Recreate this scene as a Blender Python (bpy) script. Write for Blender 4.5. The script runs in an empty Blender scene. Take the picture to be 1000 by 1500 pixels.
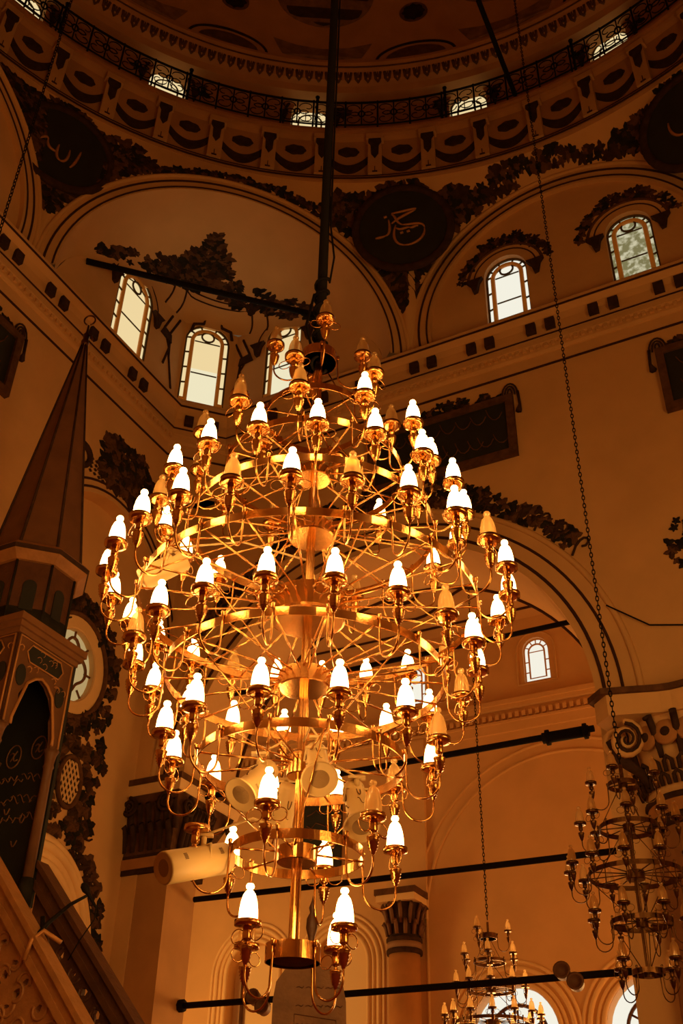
import bpy, math, random
from mathutils import Vector, Matrix
from mathutils.geometry import tessellate_polygon
random.seed(7)
PI = math.pi
R = math.radians
sc = bpy.context.scene
col = sc.collection
cos, sin = math.cos, math.sin

# ------------------------------------------------------------------ mesh builder
ORG = {}
class MB:
    def __init__(s): s.v = []; s.f = []; s.m = []; s.s = []
    def add(s, vs, fs, mi=0, smooth=False):
        b = len(s.v); s.v += [Vector(p) for p in vs]
        for f in fs: s.f.append([b + i for i in f]); s.m.append(mi); s.s.append(smooth)
    def merge(s, o, M=None):
        b = len(s.v); s.v += [(M @ p if M else p.copy()) for p in o.v]
        for f, m, q in zip(o.f, o.m, o.s): s.f.append([b + i for i in f]); s.m.append(m); s.s.append(q)
    def build(s, name, mats, parent=None, org=None):
        if not isinstance(mats, (list, tuple)): mats = [mats]
        if org is None:
            if parent is not None: org = ORG[parent.name]
            else:
                xs = [p.x for p in s.v]; ys = [p.y for p in s.v]; zs = [p.z for p in s.v]
                org = Vector(((min(xs)+max(xs))/2, (min(ys)+max(ys))/2, min(zs)))
        org = Vector(org)
        me = bpy.data.meshes.new(name)
        me.from_pydata([p - org for p in s.v], [], s.f)
        for m in mats: me.materials.append(m)
        me.polygons.foreach_set('material_index', s.m)
        me.polygons.foreach_set('use_smooth', s.s)
        me.update()
        o = bpy.data.objects.new(name, me); col.objects.link(o)
        if parent is not None:
            o.parent = parent; o.location = org - ORG[parent.name]
        else: o.location = org
        ORG[o.name] = org
        return o

def empty(name, loc):
    o = bpy.data.objects.new(name, None); col.objects.link(o); o.location = loc
    o.empty_display_size = .1
    ORG[o.name] = Vector(loc); return o
def tag(o, label, cat, group=None):
    o['label'] = label; o['category'] = cat
    if group: o['group'] = group
    return o
def struct(o): o['kind'] = 'structure'; return o
def stuff(o): o['kind'] = 'stuff'; return o

WP = lambda a, b, c: Vector((a, b, c))
def box(mb, u0, u1, v0, v1, o0, o1, P=WP, mi=0):
    vs = [P(u, v, o) for o in (o0, o1) for v in (v0, v1) for u in (u0, u1)]
    mb.add(vs, [(0,1,3,2),(4,6,7,5),(0,4,5,1),(2,3,7,6),(0,2,6,4),(1,5,7,3)], mi)
def tube(mb, pts, r, n=8, closed=False, mi=0, cap=True):
    pts = [Vector(p) for p in pts]; N = len(pts)
    rr = r if isinstance(r, (list, tuple)) else [r]*N
    tang = []
    for i in range(N):
        a = pts[(i-1) % N] if (closed or i > 0) else pts[i]
        b = pts[(i+1) % N] if (closed or i < N-1) else pts[i]
        t = (b - a); tang.append(t.normalized() if t.length > 1e-9 else Vector((0,0,1)))
    t0 = tang[0]; up = Vector((0,0,1)) if abs(t0.z) < .9 else Vector((1,0,0))
    x = t0.cross(up).normalized(); vs = []
    for i in range(N):
        t = tang[i]; x = (x - t*x.dot(t)).normalized(); y = t.cross(x)
        for k in range(n):
            a = 2*PI*k/n; vs.append(pts[i] + (x*cos(a) + y*sin(a))*rr[i])
    fs = []
    for i in range(N if closed else N-1):
        j = (i+1) % N
        for k in range(n): fs.append((i*n+k, i*n+(k+1) % n, j*n+(k+1) % n, j*n+k))
    if cap and not closed: fs += [tuple(range(n))[::-1], tuple((N-1)*n+k for k in range(n))]
    mb.add(vs, fs, mi, n > 4)
def lathe(mb, prof, n=16, M=None, mi=0, smooth=True, caps=True):
    vs = []
    for r, z in prof:
        for k in range(n):
            a = 2*PI*k/n; p = Vector((r*cos(a), r*sin(a), z)); vs.append(M @ p if M else p)
    fs = []
    for i in range(len(prof)-1):
        for k in range(n): fs.append((i*n+k, i*n+(k+1) % n, (i+1)*n+(k+1) % n, (i+1)*n+k))
    if caps and prof[0][0] > 1e-6: fs.append(tuple(range(n))[::-1])
    if caps and prof[-1][0] > 1e-6: fs.append(tuple((len(prof)-1)*n+k for k in range(n)))
    mb.add(vs, fs, mi, smooth)
def aim(p, q):
    d = (Vector(q)-Vector(p)); M = d.to_track_quat('Z', 'Y').to_matrix().to_4x4(); M.translation = Vector(p); return M, d.length
def panel(mb, loops, P, o0, o1, mi=0, side=None):
    """flat slab with holes. loops: outer, hole, ... in (u, v)."""
    flat = [p for l in loops for p in l]
    tris = tessellate_polygon([[Vector((a, b, 0)) for a, b in l] for l in loops])
    mb.add([P(a, b, o1) for a, b in flat], [tuple(t) for t in tris], mi)
    if o0 != o1:
        mb.add([P(a, b, o0) for a, b in flat], [tuple(t)[::-1] for t in tris], mi)
        for l in loops:
            n = len(l); vs = [P(a, b, o1) for a, b in l] + [P(a, b, o0) for a, b in l]
            mb.add(vs, [(i, (i+1) % n, n+(i+1) % n, n+i) for i in range(n)], mi if side is None else side)
def grid(mb, F, us, vs, mi=0, smooth=True):
    nu, nv = len(us), len(vs)
    mb.add([F(u, v) for u in us for v in vs],
           [(i*nv+j, (i+1)*nv+j, (i+1)*nv+j+1, i*nv+j+1) for i in range(nu-1) for j in range(nv-1)], mi, smooth)
def sweep(mb, frames, prof, mi=0, closed_prof=True, smooth=False):
    """frames: list of functions (a,b)->point ; prof list of (a,b)"""
    n = len(prof); vs = [fr(a, b) for fr in frames for a, b in prof]; fs = []
    for i in range(len(frames)-1):
        for k in range(n if closed_prof else n-1):
            fs.append((i*n+k, i*n+(k+1) % n, (i+1)*n+(k+1) % n, (i+1)*n+k))
    mb.add(vs, fs, mi, smooth)
def lin(a, b, n): return [a+(b-a)*i/(n-1) for i in range(n)]
def arc(cx, cy, r, a0, a1, n, ry=None):
    ry = r if ry is None else ry
    return [(cx+r*cos(R(a)), cy+ry*sin(R(a))) for a in lin(a0, a1, n)]
def archloop(cu, v0, vs, hw, n=16, ry=None):
    return [(cu-hw, v0), (cu+hw, v0)] + arc(cu, vs, hw, 0, 180, n, ry)

def leaf(mb, P, u, v, s, rot, mi=0, lobes=5, h=.012):
    n = lobes*4; vs = [P(u, v, h*1.8)]
    for k in range(n):
        a = 2*PI*k/n; q = .74 + .26*cos(lobes*a)
        q *= 1 + .25*cos(a)
        vs.append(P(u + s*q*cos(a+rot), v + s*q*sin(a+rot), h*.5))
    mb.add(vs, [(0, 1+k, 1+(k+1) % n) for k in range(n)], mi)
    base = [P(u + s*(.74+.26*cos(lobes*2*PI*k/n))*(1+.25*cos(2*PI*k/n))*cos(2*PI*k/n+rot),
              v + s*(.74+.26*cos(lobes*2*PI*k/n))*(1+.25*cos(2*PI*k/n))*sin(2*PI*k/n+rot), -.004) for k in range(n)]
    b = len(mb.v); mb.v += base
    for k in range(n):
        mb.f.append([b-n+k, b-n+(k+1) % n, b+(k+1) % n, b+k]); mb.m.append(mi); mb.s.append(False)
def leaves(mb, P, pts, s0, s1, mis=(0, 1, 2), h=.012):
    for (u, v) in pts:
        leaf(mb, P, u, v, random.uniform(s0, s1), random.uniform(0, 6.28), random.choice(mis), random.choice((3, 4, 5)), h*random.uniform(.6, 1.6))
def scatter_arc(cu, cv, r0, r1, a0, a1, n, ry=None):
    out = []
    for i in range(n):
        a = R(a0 + (a1-a0)*(i+random.random())/n); r = random.uniform(r0, r1)
        k = 1 if ry is None else ry
        out.append((cu+r*cos(a), cv+r*sin(a)*k))
    return out

# ------------------------------------------------------------------ materials
def mat(name, base, rough=.6, metal=0., emit=None, estr=0., trans=0., bump=0., bscale=20., var=0., vscale=3., spec=.5):
    m = bpy.data.materials.new(name); m.use_nodes = True; nt = m.node_tree
    b = nt.nodes['Principled BSDF']
    b.inputs['Base Color'].default_value = (*base, 1); b.inputs['Roughness'].default_value = rough
    b.inputs['Metallic'].default_value = metal; b.inputs['Specular IOR Level'].default_value = spec
    b.inputs['Transmission Weight'].default_value = trans
    if emit: b.inputs['Emission Color'].default_value = (*emit, 1); b.inputs['Emission Strength'].default_value = estr
    tc = nt.nodes.new('ShaderNodeTexCoord')
    if var:
        n = nt.nodes.new('ShaderNodeTexNoise'); n.inputs['Scale'].default_value = vscale; n.inputs['Detail'].default_value = 6
        nt.links.new(tc.outputs['Object'], n.inputs['Vector'])
        r = nt.nodes.new('ShaderNodeValToRGB'); r.color_ramp.elements[0].position = .3; r.color_ramp.elements[1].position = .7
        r.color_ramp.elements[0].color = (*[c*(1-var) for c in base], 1); r.color_ramp.elements[1].color = (*[min(1, c*(1+var)) for c in base], 1)
        nt.links.new(n.outputs['Fac'], r.inputs['Fac']); nt.links.new(r.outputs['Color'], b.inputs['Base Color'])
    if bump:
        n = nt.nodes.new('ShaderNodeTexNoise'); n.inputs['Scale'].default_value = bscale; n.inputs['Detail'].default_value = 5
        nt.links.new(tc.outputs['Object'], n.inputs['Vector'])
        k = nt.nodes.new('ShaderNodeBump'); k.inputs['Strength'].default_value = bump; k.inputs['Distance'].default_value = .02
        nt.links.new(n.outputs['Fac'], k.inputs['Height']); nt.links.new(k.outputs['Normal'], b.inputs['Normal'])
    return m
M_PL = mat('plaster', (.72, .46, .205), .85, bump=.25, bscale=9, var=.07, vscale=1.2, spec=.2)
M_PLD = mat('ochre_and_dimmed_plaster', (.46, .23, .085), .85, bump=.25, bscale=9, var=.1, vscale=2, spec=.2)  # ochre details; on drum and dome the dark tone stands in for light falloff
M_PLDIM = mat('dimmed_plaster', (.50, .28, .11), .85, bump=.25, bscale=9, var=.09, vscale=2, spec=.2)  # parapet and corner pier: weaker light and shade put into the colour
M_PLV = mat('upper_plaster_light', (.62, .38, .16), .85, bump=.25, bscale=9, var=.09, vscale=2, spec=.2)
M_CRM = mat('pale_moulding', (.84, .60, .30), .8, bump=.1, var=.05, spec=.2)
M_DK1 = mat('dark_umber_paint', (.055, .030, .018), .9, var=.3, vscale=8, spec=.1)
M_DK2 = mat('brown_paint', (.12, .060, .028), .9, var=.3, vscale=8, spec=.1)
M_DK3 = mat('blackish_green_paint', (.025, .022, .016), .9, var=.3, vscale=8, spec=.1)
DK = [M_DK1, M_DK2, M_DK3]
M_LINE = mat('dark_line_paint', (.06, .028, .014), .9, spec=.1)
M_BOARD = mat('black_green_board', (.016, .018, .015), .7, var=.3)
M_GILT = mat('dull_gilt', (.50, .24, .07), .55, metal=.3)
M_IRON = mat('black_iron', (.010, .008, .007), .8, bump=.2, bscale=40, spec=.12)
M_BRASS = mat('polished_brass', (.66, .355, .11), .20, metal=1., bump=.05, bscale=60, var=.08, vscale=14)
M_BRASS2 = mat('brushed_brass', (.84, .46, .11), .34, metal=1., bump=.08, bscale=90, var=.12, vscale=10)
M_OLDB = mat('tarnished_brass', (.15, .075, .026), .36, metal=1., var=.2, vscale=20)
M_SPK = mat('cream_speaker_shell', (.60, .44, .19), .5)
M_GRILL = mat('speaker_grille', (.33, .21, .08), .8, bump=.6, bscale=260)
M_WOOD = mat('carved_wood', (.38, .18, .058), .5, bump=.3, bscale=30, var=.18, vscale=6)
M_WOODD = mat('dark_wood_and_shade', (.10, .040, .016), .5, bump=.3, bscale=30, var=.25, vscale=6)  # dark wood parts; also carries the shade of far balustrade and stair
M_WOODM = mat('painted_wood', (.17, .075, .028), .6, bump=.2, bscale=20, var=.15, vscale=4)
M_AMB = mat('amber_leading_glow', (.42, .16, .03), .5, emit=(.9, .25, .02), estr=.02)  # slight emission puts a glow into the window frames
M_LEAD = mat('lead_came', (.10, .075, .03), .6)
M_STONE = mat('column_marble', (.62, .30, .10), .5, var=.1, vscale=3)
M_MIC = mat('microphone_black', (.010, .008, .007), .6, spec=.15)
EXPO = 2.55
K = 2**-EXPO
def emis(name, c, s): return mat(name, (.0, .0, .0), .4, emit=c, estr=s)
M_DAYW = emis('daylit_pane_white', (.90, .87, .74), 1.0*K)
M_DAYC = emis('daylit_pane_cream', (.90, .70, .36), .95*K)
M_DAYG = emis('daylit_pane_milky', (.90, .82, .55), .95*K)
M_DAYD = emis('daylit_pane_dim', (.78, .54, .22), .55*K)
M_FOL = emis('daylit_pane_foliage', (.55, .48, .22), .6*K)
nt = M_FOL.node_tree; b_ = nt.nodes['Principled BSDF']; n_ = nt.nodes.new('ShaderNodeTexNoise'); n_.inputs['Scale'].default_value = 9
r_ = nt.nodes.new('ShaderNodeValToRGB'); r_.color_ramp.elements[0].position = .42; r_.color_ramp.elements[1].position = .62
r_.color_ramp.elements[0].color = (.34, .30, .13, 1); r_.color_ramp.elements[1].color = (.95, .88, .58, 1)
t_ = nt.nodes.new('ShaderNodeTexCoord'); nt.links.new(t_.outputs['Object'], n_.inputs['Vector'])
nt.links.new(n_.outputs['Fac'], r_.inputs['Fac']); nt.links.new(r_.outputs['Color'], b_.inputs['Emission Color'])
LAMPC = (1.0, .515, .15)
M_LIT = mat('glowing_glass', (.9, .8, .6), .2, emit=LAMPC, estr=4.7)
M_UNLIT = bpy.data.materials.new('clear_tulip_glass'); M_UNLIT.use_nodes = True
nt = M_UNLIT.node_tree; nt.nodes.clear()
o_ = nt.nodes.new('ShaderNodeOutputMaterial'); mx = nt.nodes.new('ShaderNodeMixShader'); mx2 = nt.nodes.new('ShaderNodeMixShader')
tr = nt.nodes.new('ShaderNodeBsdfTranslucent'); tr.inputs[0].default_value = (.95, .78, .48, 1)
df = nt.nodes.new('ShaderNodeBsdfTransparent'); df.inputs[0].default_value = (.95, .8, .55, 1)
gl = nt.nodes.new('ShaderNodeBsdfGlossy'); gl.inputs[0].default_value = (1, .85, .6, 1); gl.inputs['Roughness'].default_value = .12
mx.inputs[0].default_value = .5; mx2.inputs[0].default_value = .16
nt.links.new(tr.outputs[0], mx.inputs[1]); nt.links.new(df.outputs[0], mx.inputs[2])
nt.links.new(mx.outputs[0], mx2.inputs[1]); nt.links.new(gl.outputs[0], mx2.inputs[2]); nt.links.new(mx2.outputs[0], o_.inputs[0])

# ------------------------------------------------------------------ room frame
dR = Vector((sin(R(118)), cos(R(118)), 0)); dL = Vector((sin(R(28)), cos(R(28)), 0)); ZZ = Vector((0, 0, 1))
COR = Vector((-3.007, 16.75, 0)); CC = Vector((-.3, 5.0, 0))
def RP(s, z, o=0): return COR + dR*s - dL*o + ZZ*z
def LP(s, z, o=0): return COR - dL*s + dR*o + ZZ*z
def BP(s, z, o=0): return RP(s, z, o-7.0)            # back wall of the side aisle
def cylP(r):
    def f(az, z, o=0): a = R(az); return CC + Vector((sin(a), cos(a), 0))*(r-o) + ZZ*z
    return f
def chamP(w, z, o=0):                                  # chamfered corner face, w across
    m = COR + (dR - dL)*.40; t = (dL+dR).normalized(); n = (dR-dL).normalized()
    return m + t*w + n*o + ZZ*z
ZC = 15.45; CH = .80
A_ = COR - dL*5.0; B_ = COR + dR*4.75
# ---- arch of the corner squinch
tD = (B_-A_).normalized(); MID = (A_+B_)/2; nD = Vector((-tD.y, tD.x, 0));
if nD.dot(COR-MID) < 0: nD = -nD
RS = (B_-A_).length/2
def DP(w, z, o=0): return MID + tD*w - nD*o + ZZ*z
def base_e(w):
    """depth from the squinch arch plane to the wall at lateral w"""
    best = 99
    for p, q in ((A_, COR-dL*CH), (COR-dL*CH, COR+dR*CH), (COR+dR*CH, B_)):
        w0 = (p-MID).dot(tD); w1 = (q-MID).dot(tD); e0 = (p-MID).dot(nD); e1 = (q-MID).dot(nD)
        if min(w0, w1)-1e-6 <= w <= max(w0, w1)+1e-6 and abs(w1-w0) > 1e-6:
            return e0 + (e1-e0)*(w-w0)/(w1-w0)
    return 0
RI = RS - .36
def z_arch(w, r=RI): return ZC + math.sqrt(max(0, r*r - w*w))
def z_spr(w): return ZC + .74*(z_arch(w)-ZC)

# wall_left (qibla side) and wall_right ------------------------------------------------
LCU, LSP, LHW, LRY = 1.92, 9.9, 1.86, 2.35
def window_geo(cu, v0, hw, vs): return archloop(cu, v0, vs, hw, 14)
WL1 = (2.40, 15.60, .53, 17.08)
WR0 = (1.95, 15.66, .42, 17.2)
larch = [(.06, 0.02), (3.78, .02)] + arc(LCU, LSP, LHW, 0, 180, 28, LRY)
mb = MB()
panel(mb, [[(0, 0), (16, 0), (16, ZC), (CH, ZC), (CH, 13.3), (0, 13.3)], larch], LP, -.3, 0)
wall_l = struct(mb.build('wall_left', M_PL, None, LP(8, 0)))
mb = MB()
oval = [(1.95+.50*cos(a), 9.22+.60*sin(a)) for a in lin(0, 2*PI*23/24, 24)]
panel(mb, [[(-.6, 0), (4.6, 0), (4.6, 13), (-.6, 13)], oval], LP, -.7, -.3)
mb.build('recessed_wall', M_PL, wall_l)
RCU, RSP, RR = 4.03, 7.9, 3.40
rarch = [(RCU+RR, 0)] + arc(RCU, RSP, RR, 0, 180, 48) + [(RCU-RR, 0)]
out = [(0, RSP)] + arc(RCU, RSP, RR, 180, 0, 48) + [(RCU+RR, 0), (15.6, 0), (15.6, ZC), (CH, ZC), (CH, 13.3), (0, 13.3)]
mb = MB(); panel(mb, [out], RP, -1.5, 0)
wall_r = struct(mb.build('wall_right', M_PL, None, RP(8, 0)))
# behind the viewer and to the right: the two remaining walls
mb = MB()
box(mb, 15.6, 15.9, 0, 19.4, -1.5, 16.3, lambda s, z, o: RP(s, z, o)); struct(mb.build('wall_far_right', M_PL))
mb = MB(); box(mb, -.6, 15.9, 0, 19.4, 16, 16.3, RP); struct(mb.build('wall_behind', M_PL))
mb = MB(); box(mb, -6, 17, -1.2, 0, -9, 17, lambda s, o, z: RP(s, o, z)); struct(mb.build('floor', mat('red_carpet', (.30, .07, .03), .95, bump=.3, bscale=60, var=.2)))

# upper walls inside the arches (lunettes) -----------------------------------------------
def win_hole(w): return window_geo(w[0], w[1], w[2], w[3])
# squinch side walls
def wlin(P_, smax, sgn):
    ss = lin(CH, smax-.02, 26); top = []
    for s in ss:
        p = P_(s, 0, 0); w = (p-MID).dot(tD)
        w = max(-RI+.001, min(RI-.001, w)); top.append((s, z_spr(w)))
    return [(CH, ZC)] + top + [(smax, ZC)]
mb = MB(); panel(mb, [wlin(LP, 5.0, -1), win_hole(WL1)], LP, -.3, 0); o_ = mb.build('squinch_wall', M_PL, wall_l)
mb = MB(); panel(mb, [wlin(RP, 4.75, 1), win_hole(WR0)], RP, -.3, 0); mb.build('squinch_wall', M_PL, wall_r)
WM = (-.10, 15.62, .415, 17.42)
mb = MB(); hwc = CH/math.sqrt(2)
cm = (COR + (dR-dL)*CH/2 - MID)
wc = cm.dot(tD)
cham_top = [(w, z_spr(wc+w)) for w in lin(-hwc, hwc, 9)]
WMs = (-.06, 15.62, .47, 17.32)
panel(mb, [[(-hwc, 13.3)] + [(a, b) for a, b in cham_top] + [(hwc, 13.3)], win_hole(WMs)], chamP, -.35, 0)
mb.add([chamP(-hwc, 13.3), chamP(hwc, 13.3), COR+ZZ*13.3], [(0, 1, 2)])
cham = struct(mb.build('wall_corner', M_PL))
# squinch vault
def VP(w, th, o=0):
    w = max(-RI+.0005, min(RI-.0005, w))
    e = base_e(w); zs = z_spr(w); za = z_arch(w)
    d = e*cos(th); z = zs + (za-zs)*sin(th)
    n = Vector((0, 0, -1))*sin(th) - nD*cos(th)
    return MID + tD*w + nD*d + ZZ*z + n*o
mb = MB(); ws = [RI*sin(a) for a in lin(-PI/2, PI/2, 49)]
grid(mb, lambda w, th: VP(w, th), ws, lin(0, PI/2, 12))
vault = struct(mb.build('ceiling_squinch_vault', M_PL))
# archivolts
def archivolt(P_, cu, cv, r_out, r_in, name, parent, depth=.36, a0=0, a1=180):
    mb = MB()
    n = 56
    for k, (ra, rb, oa) in enumerate(((r_out, r_in, 0),)):
        va = arc(cu, cv, ra, a0, a1, n); vb = arc(cu, cv, rb, a0, a1, n)
        vs = [P_(a, b, 0) for a, b in va] + [P_(a, b, 0) for a, b in vb] + [P_(a, b, -depth) for a, b in vb] + [P_(a, b, -depth) for a, b in va]
        fs = []
        for i in range(n-1):
            for q in range(4): fs.append((q*n+i, q*n+i+1, ((q+1) % 4)*n+i+1, ((q+1) % 4)*n+i))
        mb.add(vs, fs)
    o = mb.build(name, M_PL, parent)
    mb = MB()
    for rr, t in ((r_out-.15, .022), (r_out-.31, .018)):
        tube(mb, [P_(a, b, .004) for a, b in arc(cu, cv, rr, a0, a1, n)], t, 6)
    q = mb.build('painted_line', M_LINE, o)
    mb = MB(); tube(mb, [P_(a, b, .0) for a, b in arc(cu, cv, r_out, a0, a1, n)], .045, 6)
    mb.build('roll_moulding', M_PL, o)
    return o
RUP = 2.98; RCUP = 7.80; LCUP = 8.05
archivolt(DP, 0, ZC, RS, RI, 'arch_band', vault, .02)
archivolt(RP, RCUP, ZC+.5, RUP, RUP-.38, 'arch_band', wall_r, .16, -9, 189)
archivolt(LP, LCUP, ZC+.4, RUP, RUP-.38, 'arch_band', wall_l, .16, -8, 188)
WR1 = (6.72, 15.64, .415, 16.92); WR2 = (9.06, 15.64, .415, 16.92)
lun = lambda cu, k: [(cu-RUP+.1, ZC)] + arc(cu, ZC+k, RUP-.37, 180, 0, 40) + [(cu+RUP-.1, ZC)]
mb = MB(); panel(mb, [lun(RCUP, .5), win_hole(WR1), win_hole(WR2)], RP, -.5, -.10); mb.build('lunette_wall', M_PL, wall_r)
mb = MB(); panel(mb, [lun(LCUP, .4)], LP, -.5, -.10); mb.build('lunette_wall', M_PL, wall_l)

# pendentive zone --------------------------------------------------------------------------
ZR = 19.42; RRIM = 8.62
OCT = [(COR-dL*11.1, A_, 'L'), (A_, B_, 'S'), (B_, COR+dR*10.85, 'R'), (COR+dR*10.85, COR+dR*15.6-dL*5, None),
       (COR+dR*15.6-dL*5, COR+dR*15.6-dL*11, None), (COR+dR*15.6-dL*11, COR+dR*10.8-dL*16, None),
       (COR+dR*10.8-dL*16, COR+dR*4.8-dL*16, None), (COR+dR*4.8-dL*16, COR-dL*11.1, None)]
def octhit(az):
    a = R(az); d = Vector((sin(a), cos(a), 0))
    for p, q, k in OCT:
        e = q-p; den = d.x*e.y - d.y*e.x
        if abs(den) < 1e-9: continue
        r = ((p-CC).x*e.y - (p-CC).y*e.x)/den; t = ((p-CC).x*d.y - (p-CC).y*d.x)/den
        if r > 0 and -1e-6 <= t <= 1+1e-6:
            L = e.length
            if k == 'S': w = abs(t*L - L/2); zb = ZC + math.sqrt(max(0, RS*RS-w*w))
            elif k == 'R':
                w = abs(4.75+t*L-RCUP); zb = ZC if w >= RUP else ZC+.5+math.sqrt(RUP*RUP-w*w)
            elif k == 'L':
                w = abs(11.1-t*L-LCUP); zb = ZC if w >= RUP else ZC+.4+math.sqrt(RUP*RUP-w*w)
            else: zb = ZC
            return r, zb
    return 8.6, ZC
def PP(az, z, o=0):
    q, zb = octhit(az); t = max(0, min(1, (z-zb)/(ZR-zb)))
    r = q + (RRIM-q)*t; a = R(az); d = Vector((sin(a), cos(a), 0))
    return CC + d*(r-o) + ZZ*max(z, zb)
mb = MB()
azs = sorted(set([-80+i*.75 for i in range(int(220/.75))] + [8.5, 46.1, -34.9]))
azs += [140+i*5 for i in range(29)]
azs.append(280)
def pf(az, t):
    q, zb = octhit(((az+180) % 360)-180); z = zb + (ZR-zb)*t; r = q+(RRIM-q)*t; a = R(az)
    return CC + Vector((sin(a), cos(a), 0))*r + ZZ*z
grid(mb, pf, azs, lin(0, 1, 9))
pend = struct(mb.build('ceiling_pendentives', M_PL))
mb = MB()
for p, q, c in ((OCT[3][0], OCT[3][1], COR+dR*15.6), (OCT[5][0], OCT[5][1], COR+dR*15.6-dL*16), (OCT[7][0], OCT[7][1], COR-dL*16)):
    mb.add([x+ZZ*ZC for x in (p, q, c)], [(0, 1, 2)])
struct(mb.build('ceiling_corner_slabs', M_PL))

mb = MB(); box(mb, -2, 16.5, 15.0, 20, -2.3, -2.2, RP); box(mb, -2.2, 16.5, 14, 20, -2.3, -2.2, LP); box(mb, -2, 16.5, 19.3, 20, -2.2, -2.19, RP)
struct(mb.build('wall_light_block', M_PLD))  # added unseen backing, stops world light leaking through gaps at the arches
# gallery parapet with pilasters -------------------------------------------------------------
Cr = cylP(RRIM)
def ringsweep(mb, prof, mi=0, r0=RRIM, n=144, a0=0, a1=360):
    """prof: (inward offset, z)"""
    P_ = cylP(r0); fr = []
    for i in range(n+1):
        az = a0+(a1-a0)*i/n
        fr.append(lambda o, z, az=az: P_(az, z, o))
    sweep(mb, fr, prof, mi)
mb = MB(); ringsweep(mb, [(-.4, 19.36), (.03, 19.36), (.05, 19.42), (.03, 19.5), (-.04, 19.52), (-.04, 20.72), (.02, 20.8), (.05, 20.86), (.06, 20.96), (-.4, 21.0)])
par = struct(mb.build('wall_gallery_parapet', M_PLDIM))
mb = MB(); ringsweep(mb, [(.05, 19.385), (.072, 19.39), (.072, 19.415), (.05, 19.42)]); ringsweep(mb, [(.03, 19.49), (.045, 19.49), (.045, 19.51), (.03, 19.51)])
mb.build('painted_line', M_LINE, par)
PITCH = 7.3; PZ = [5.4+PITCH*k for k in range(-10, 9)]
for az in PZ:
    mb = MB(); box(mb, az-.95, az+.95, 19.52, 20.74, -.05, .09, Cr); box(mb, az-1.2, az+1.2, 20.62, 20.78, -.05, .12, Cr)
    o = mb.build('pilaster', M_PLV, par)
    mb = MB(); q = [(az-.85, 20.62), (az+.85, 20.62), (az+.9, 20.5), (az+.55, 20.4), (az+.5, 20.12), (az, 19.98), (az-.5, 20.12), (az-.55, 20.4), (az-.9, 20.5)]
    panel(mb, [q], Cr, .088, .115); box(mb, az-.05, az+.05, 19.55, 19.72, .088, .10, Cr); box(mb, az-.35, az+.35, 19.54, 19.58, .088, .10, Cr)
    mb.build('painted_capital', M_DK1, o)
    m = az + PITCH/2
    mb = MB(); panel(mb, [[(m+1.42*cos(a)*(1+.05*cos(9*a)), 20.36+.15*sin(a)*(1+.08*cos(7*a))) for a in lin(0, 2*PI*31/32, 32)]], Cr, -.045, -.015)
    up = [(m+2.75*t, 19.92 + .30*t*t*1.0) for t in lin(-1, 1, 15)]; dn = [(m+2.75*t, 19.66 + .34*t*t) for t in lin(1, -1, 15)]
    panel(mb, [up+dn], Cr, -.045, -.015)
    mb.build('painted_swag', M_DK1, par)

# drum with small windows ---------------------------------------------------------------------
RD = 9.1; Cd = cylP(RD)
mb = MB(); DW = [-63.5, -43.7, -23.6, -3.8, 18.1, 37.6, 57.4]
# wall as patches between windows, each a panel so that the openings are real
edges = [-180, -73.5] + [(DW[i]+DW[i+1])/2 for i in range(6)] + [67.4, 180]
for i in range(len(edges)-1):
    a0, a1 = edges[i], edges[i+1]
    if 1 <= i <= 7:
        w = DW[i-1]; hole = [(w-2.6, 21.2), (w+2.6, 21.2)] + [(w+2.6*cos(t), 22.36+.38*sin(t)) for t in lin(0, PI, 14)]
        for (x0, x1) in ((a0, w-2.6), (w+2.6, a1)):
            grid(mb, lambda a, z: Cd(a, z), lin(x0, x1, 8), [20.9, 23.4], smooth=True)
        grid(mb, lambda a, t: Cd(a, (22.36+.38*math.sqrt(max(0, 1-((a-w)/2.6)**2)))*(1-t)+23.4*t), lin(w-2.6, w+2.6, 17), [0, 1], smooth=True)
        grid(mb, lambda a, z: Cd(a, z), lin(w-2.6, w+2.6, 6), [20.9, 21.2], smooth=True)
        lp = hole
        vs = [Cd(a, z, 0) for a, z in lp]+[Cd(a, z, -.3) for a, z in lp]; n = len(lp)
        mb.add(vs, [(k, (k+1) % n, n+(k+1) % n, n+k) for k in range(n)])
    else: grid(mb, lambda a, z: Cd(a, z), lin(a0, a1, 40), [20.9, 23.4])
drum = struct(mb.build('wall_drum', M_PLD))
mb = MB(); ringsweep(mb, [(-.5, 20.98), (.5, 20.98), (.5, 20.9), (-.5, 20.9)], r0=9.0); mb.build('gallery_floor', M_PLD, drum)
for w in DW[1:6]:
    mb = MB(); ring = [(w+3.5*cos(t), 22.30+.56*sin(t)) for t in lin(-.2, PI+.2, 20)]
    tube(mb, [Cd(a, z, .02) for a, z in ring], .03, 6)
    mb.build('hood_line', M_LINE, drum)
    mb = MB(); pts = []
    for i in range(26):
        t = random.uniform(-.1, PI+.1); q = random.uniform(1.12, 1.45); pts.append((w+3.4*q*cos(t), 22.32+.55*q*sin(t)))
    P_ = lambda a, z, o: Cd(w+(a-w), z, o)
    leaves(mb, lambda u, v, o, w=w: Cd(w+u/(RD*PI/180), v, o), [((a-w)*RD*PI/180, z) for a, z in pts], .10, .17)
    for sg in (-1, 1): panel(mb, [[(w+sg*3.1, 22.3), (w+sg*4.3, 22.3), (w+sg*3.7, 21.8)]], Cd, 0, .05)
    mb.build('painted_garland', DK, drum)

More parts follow.
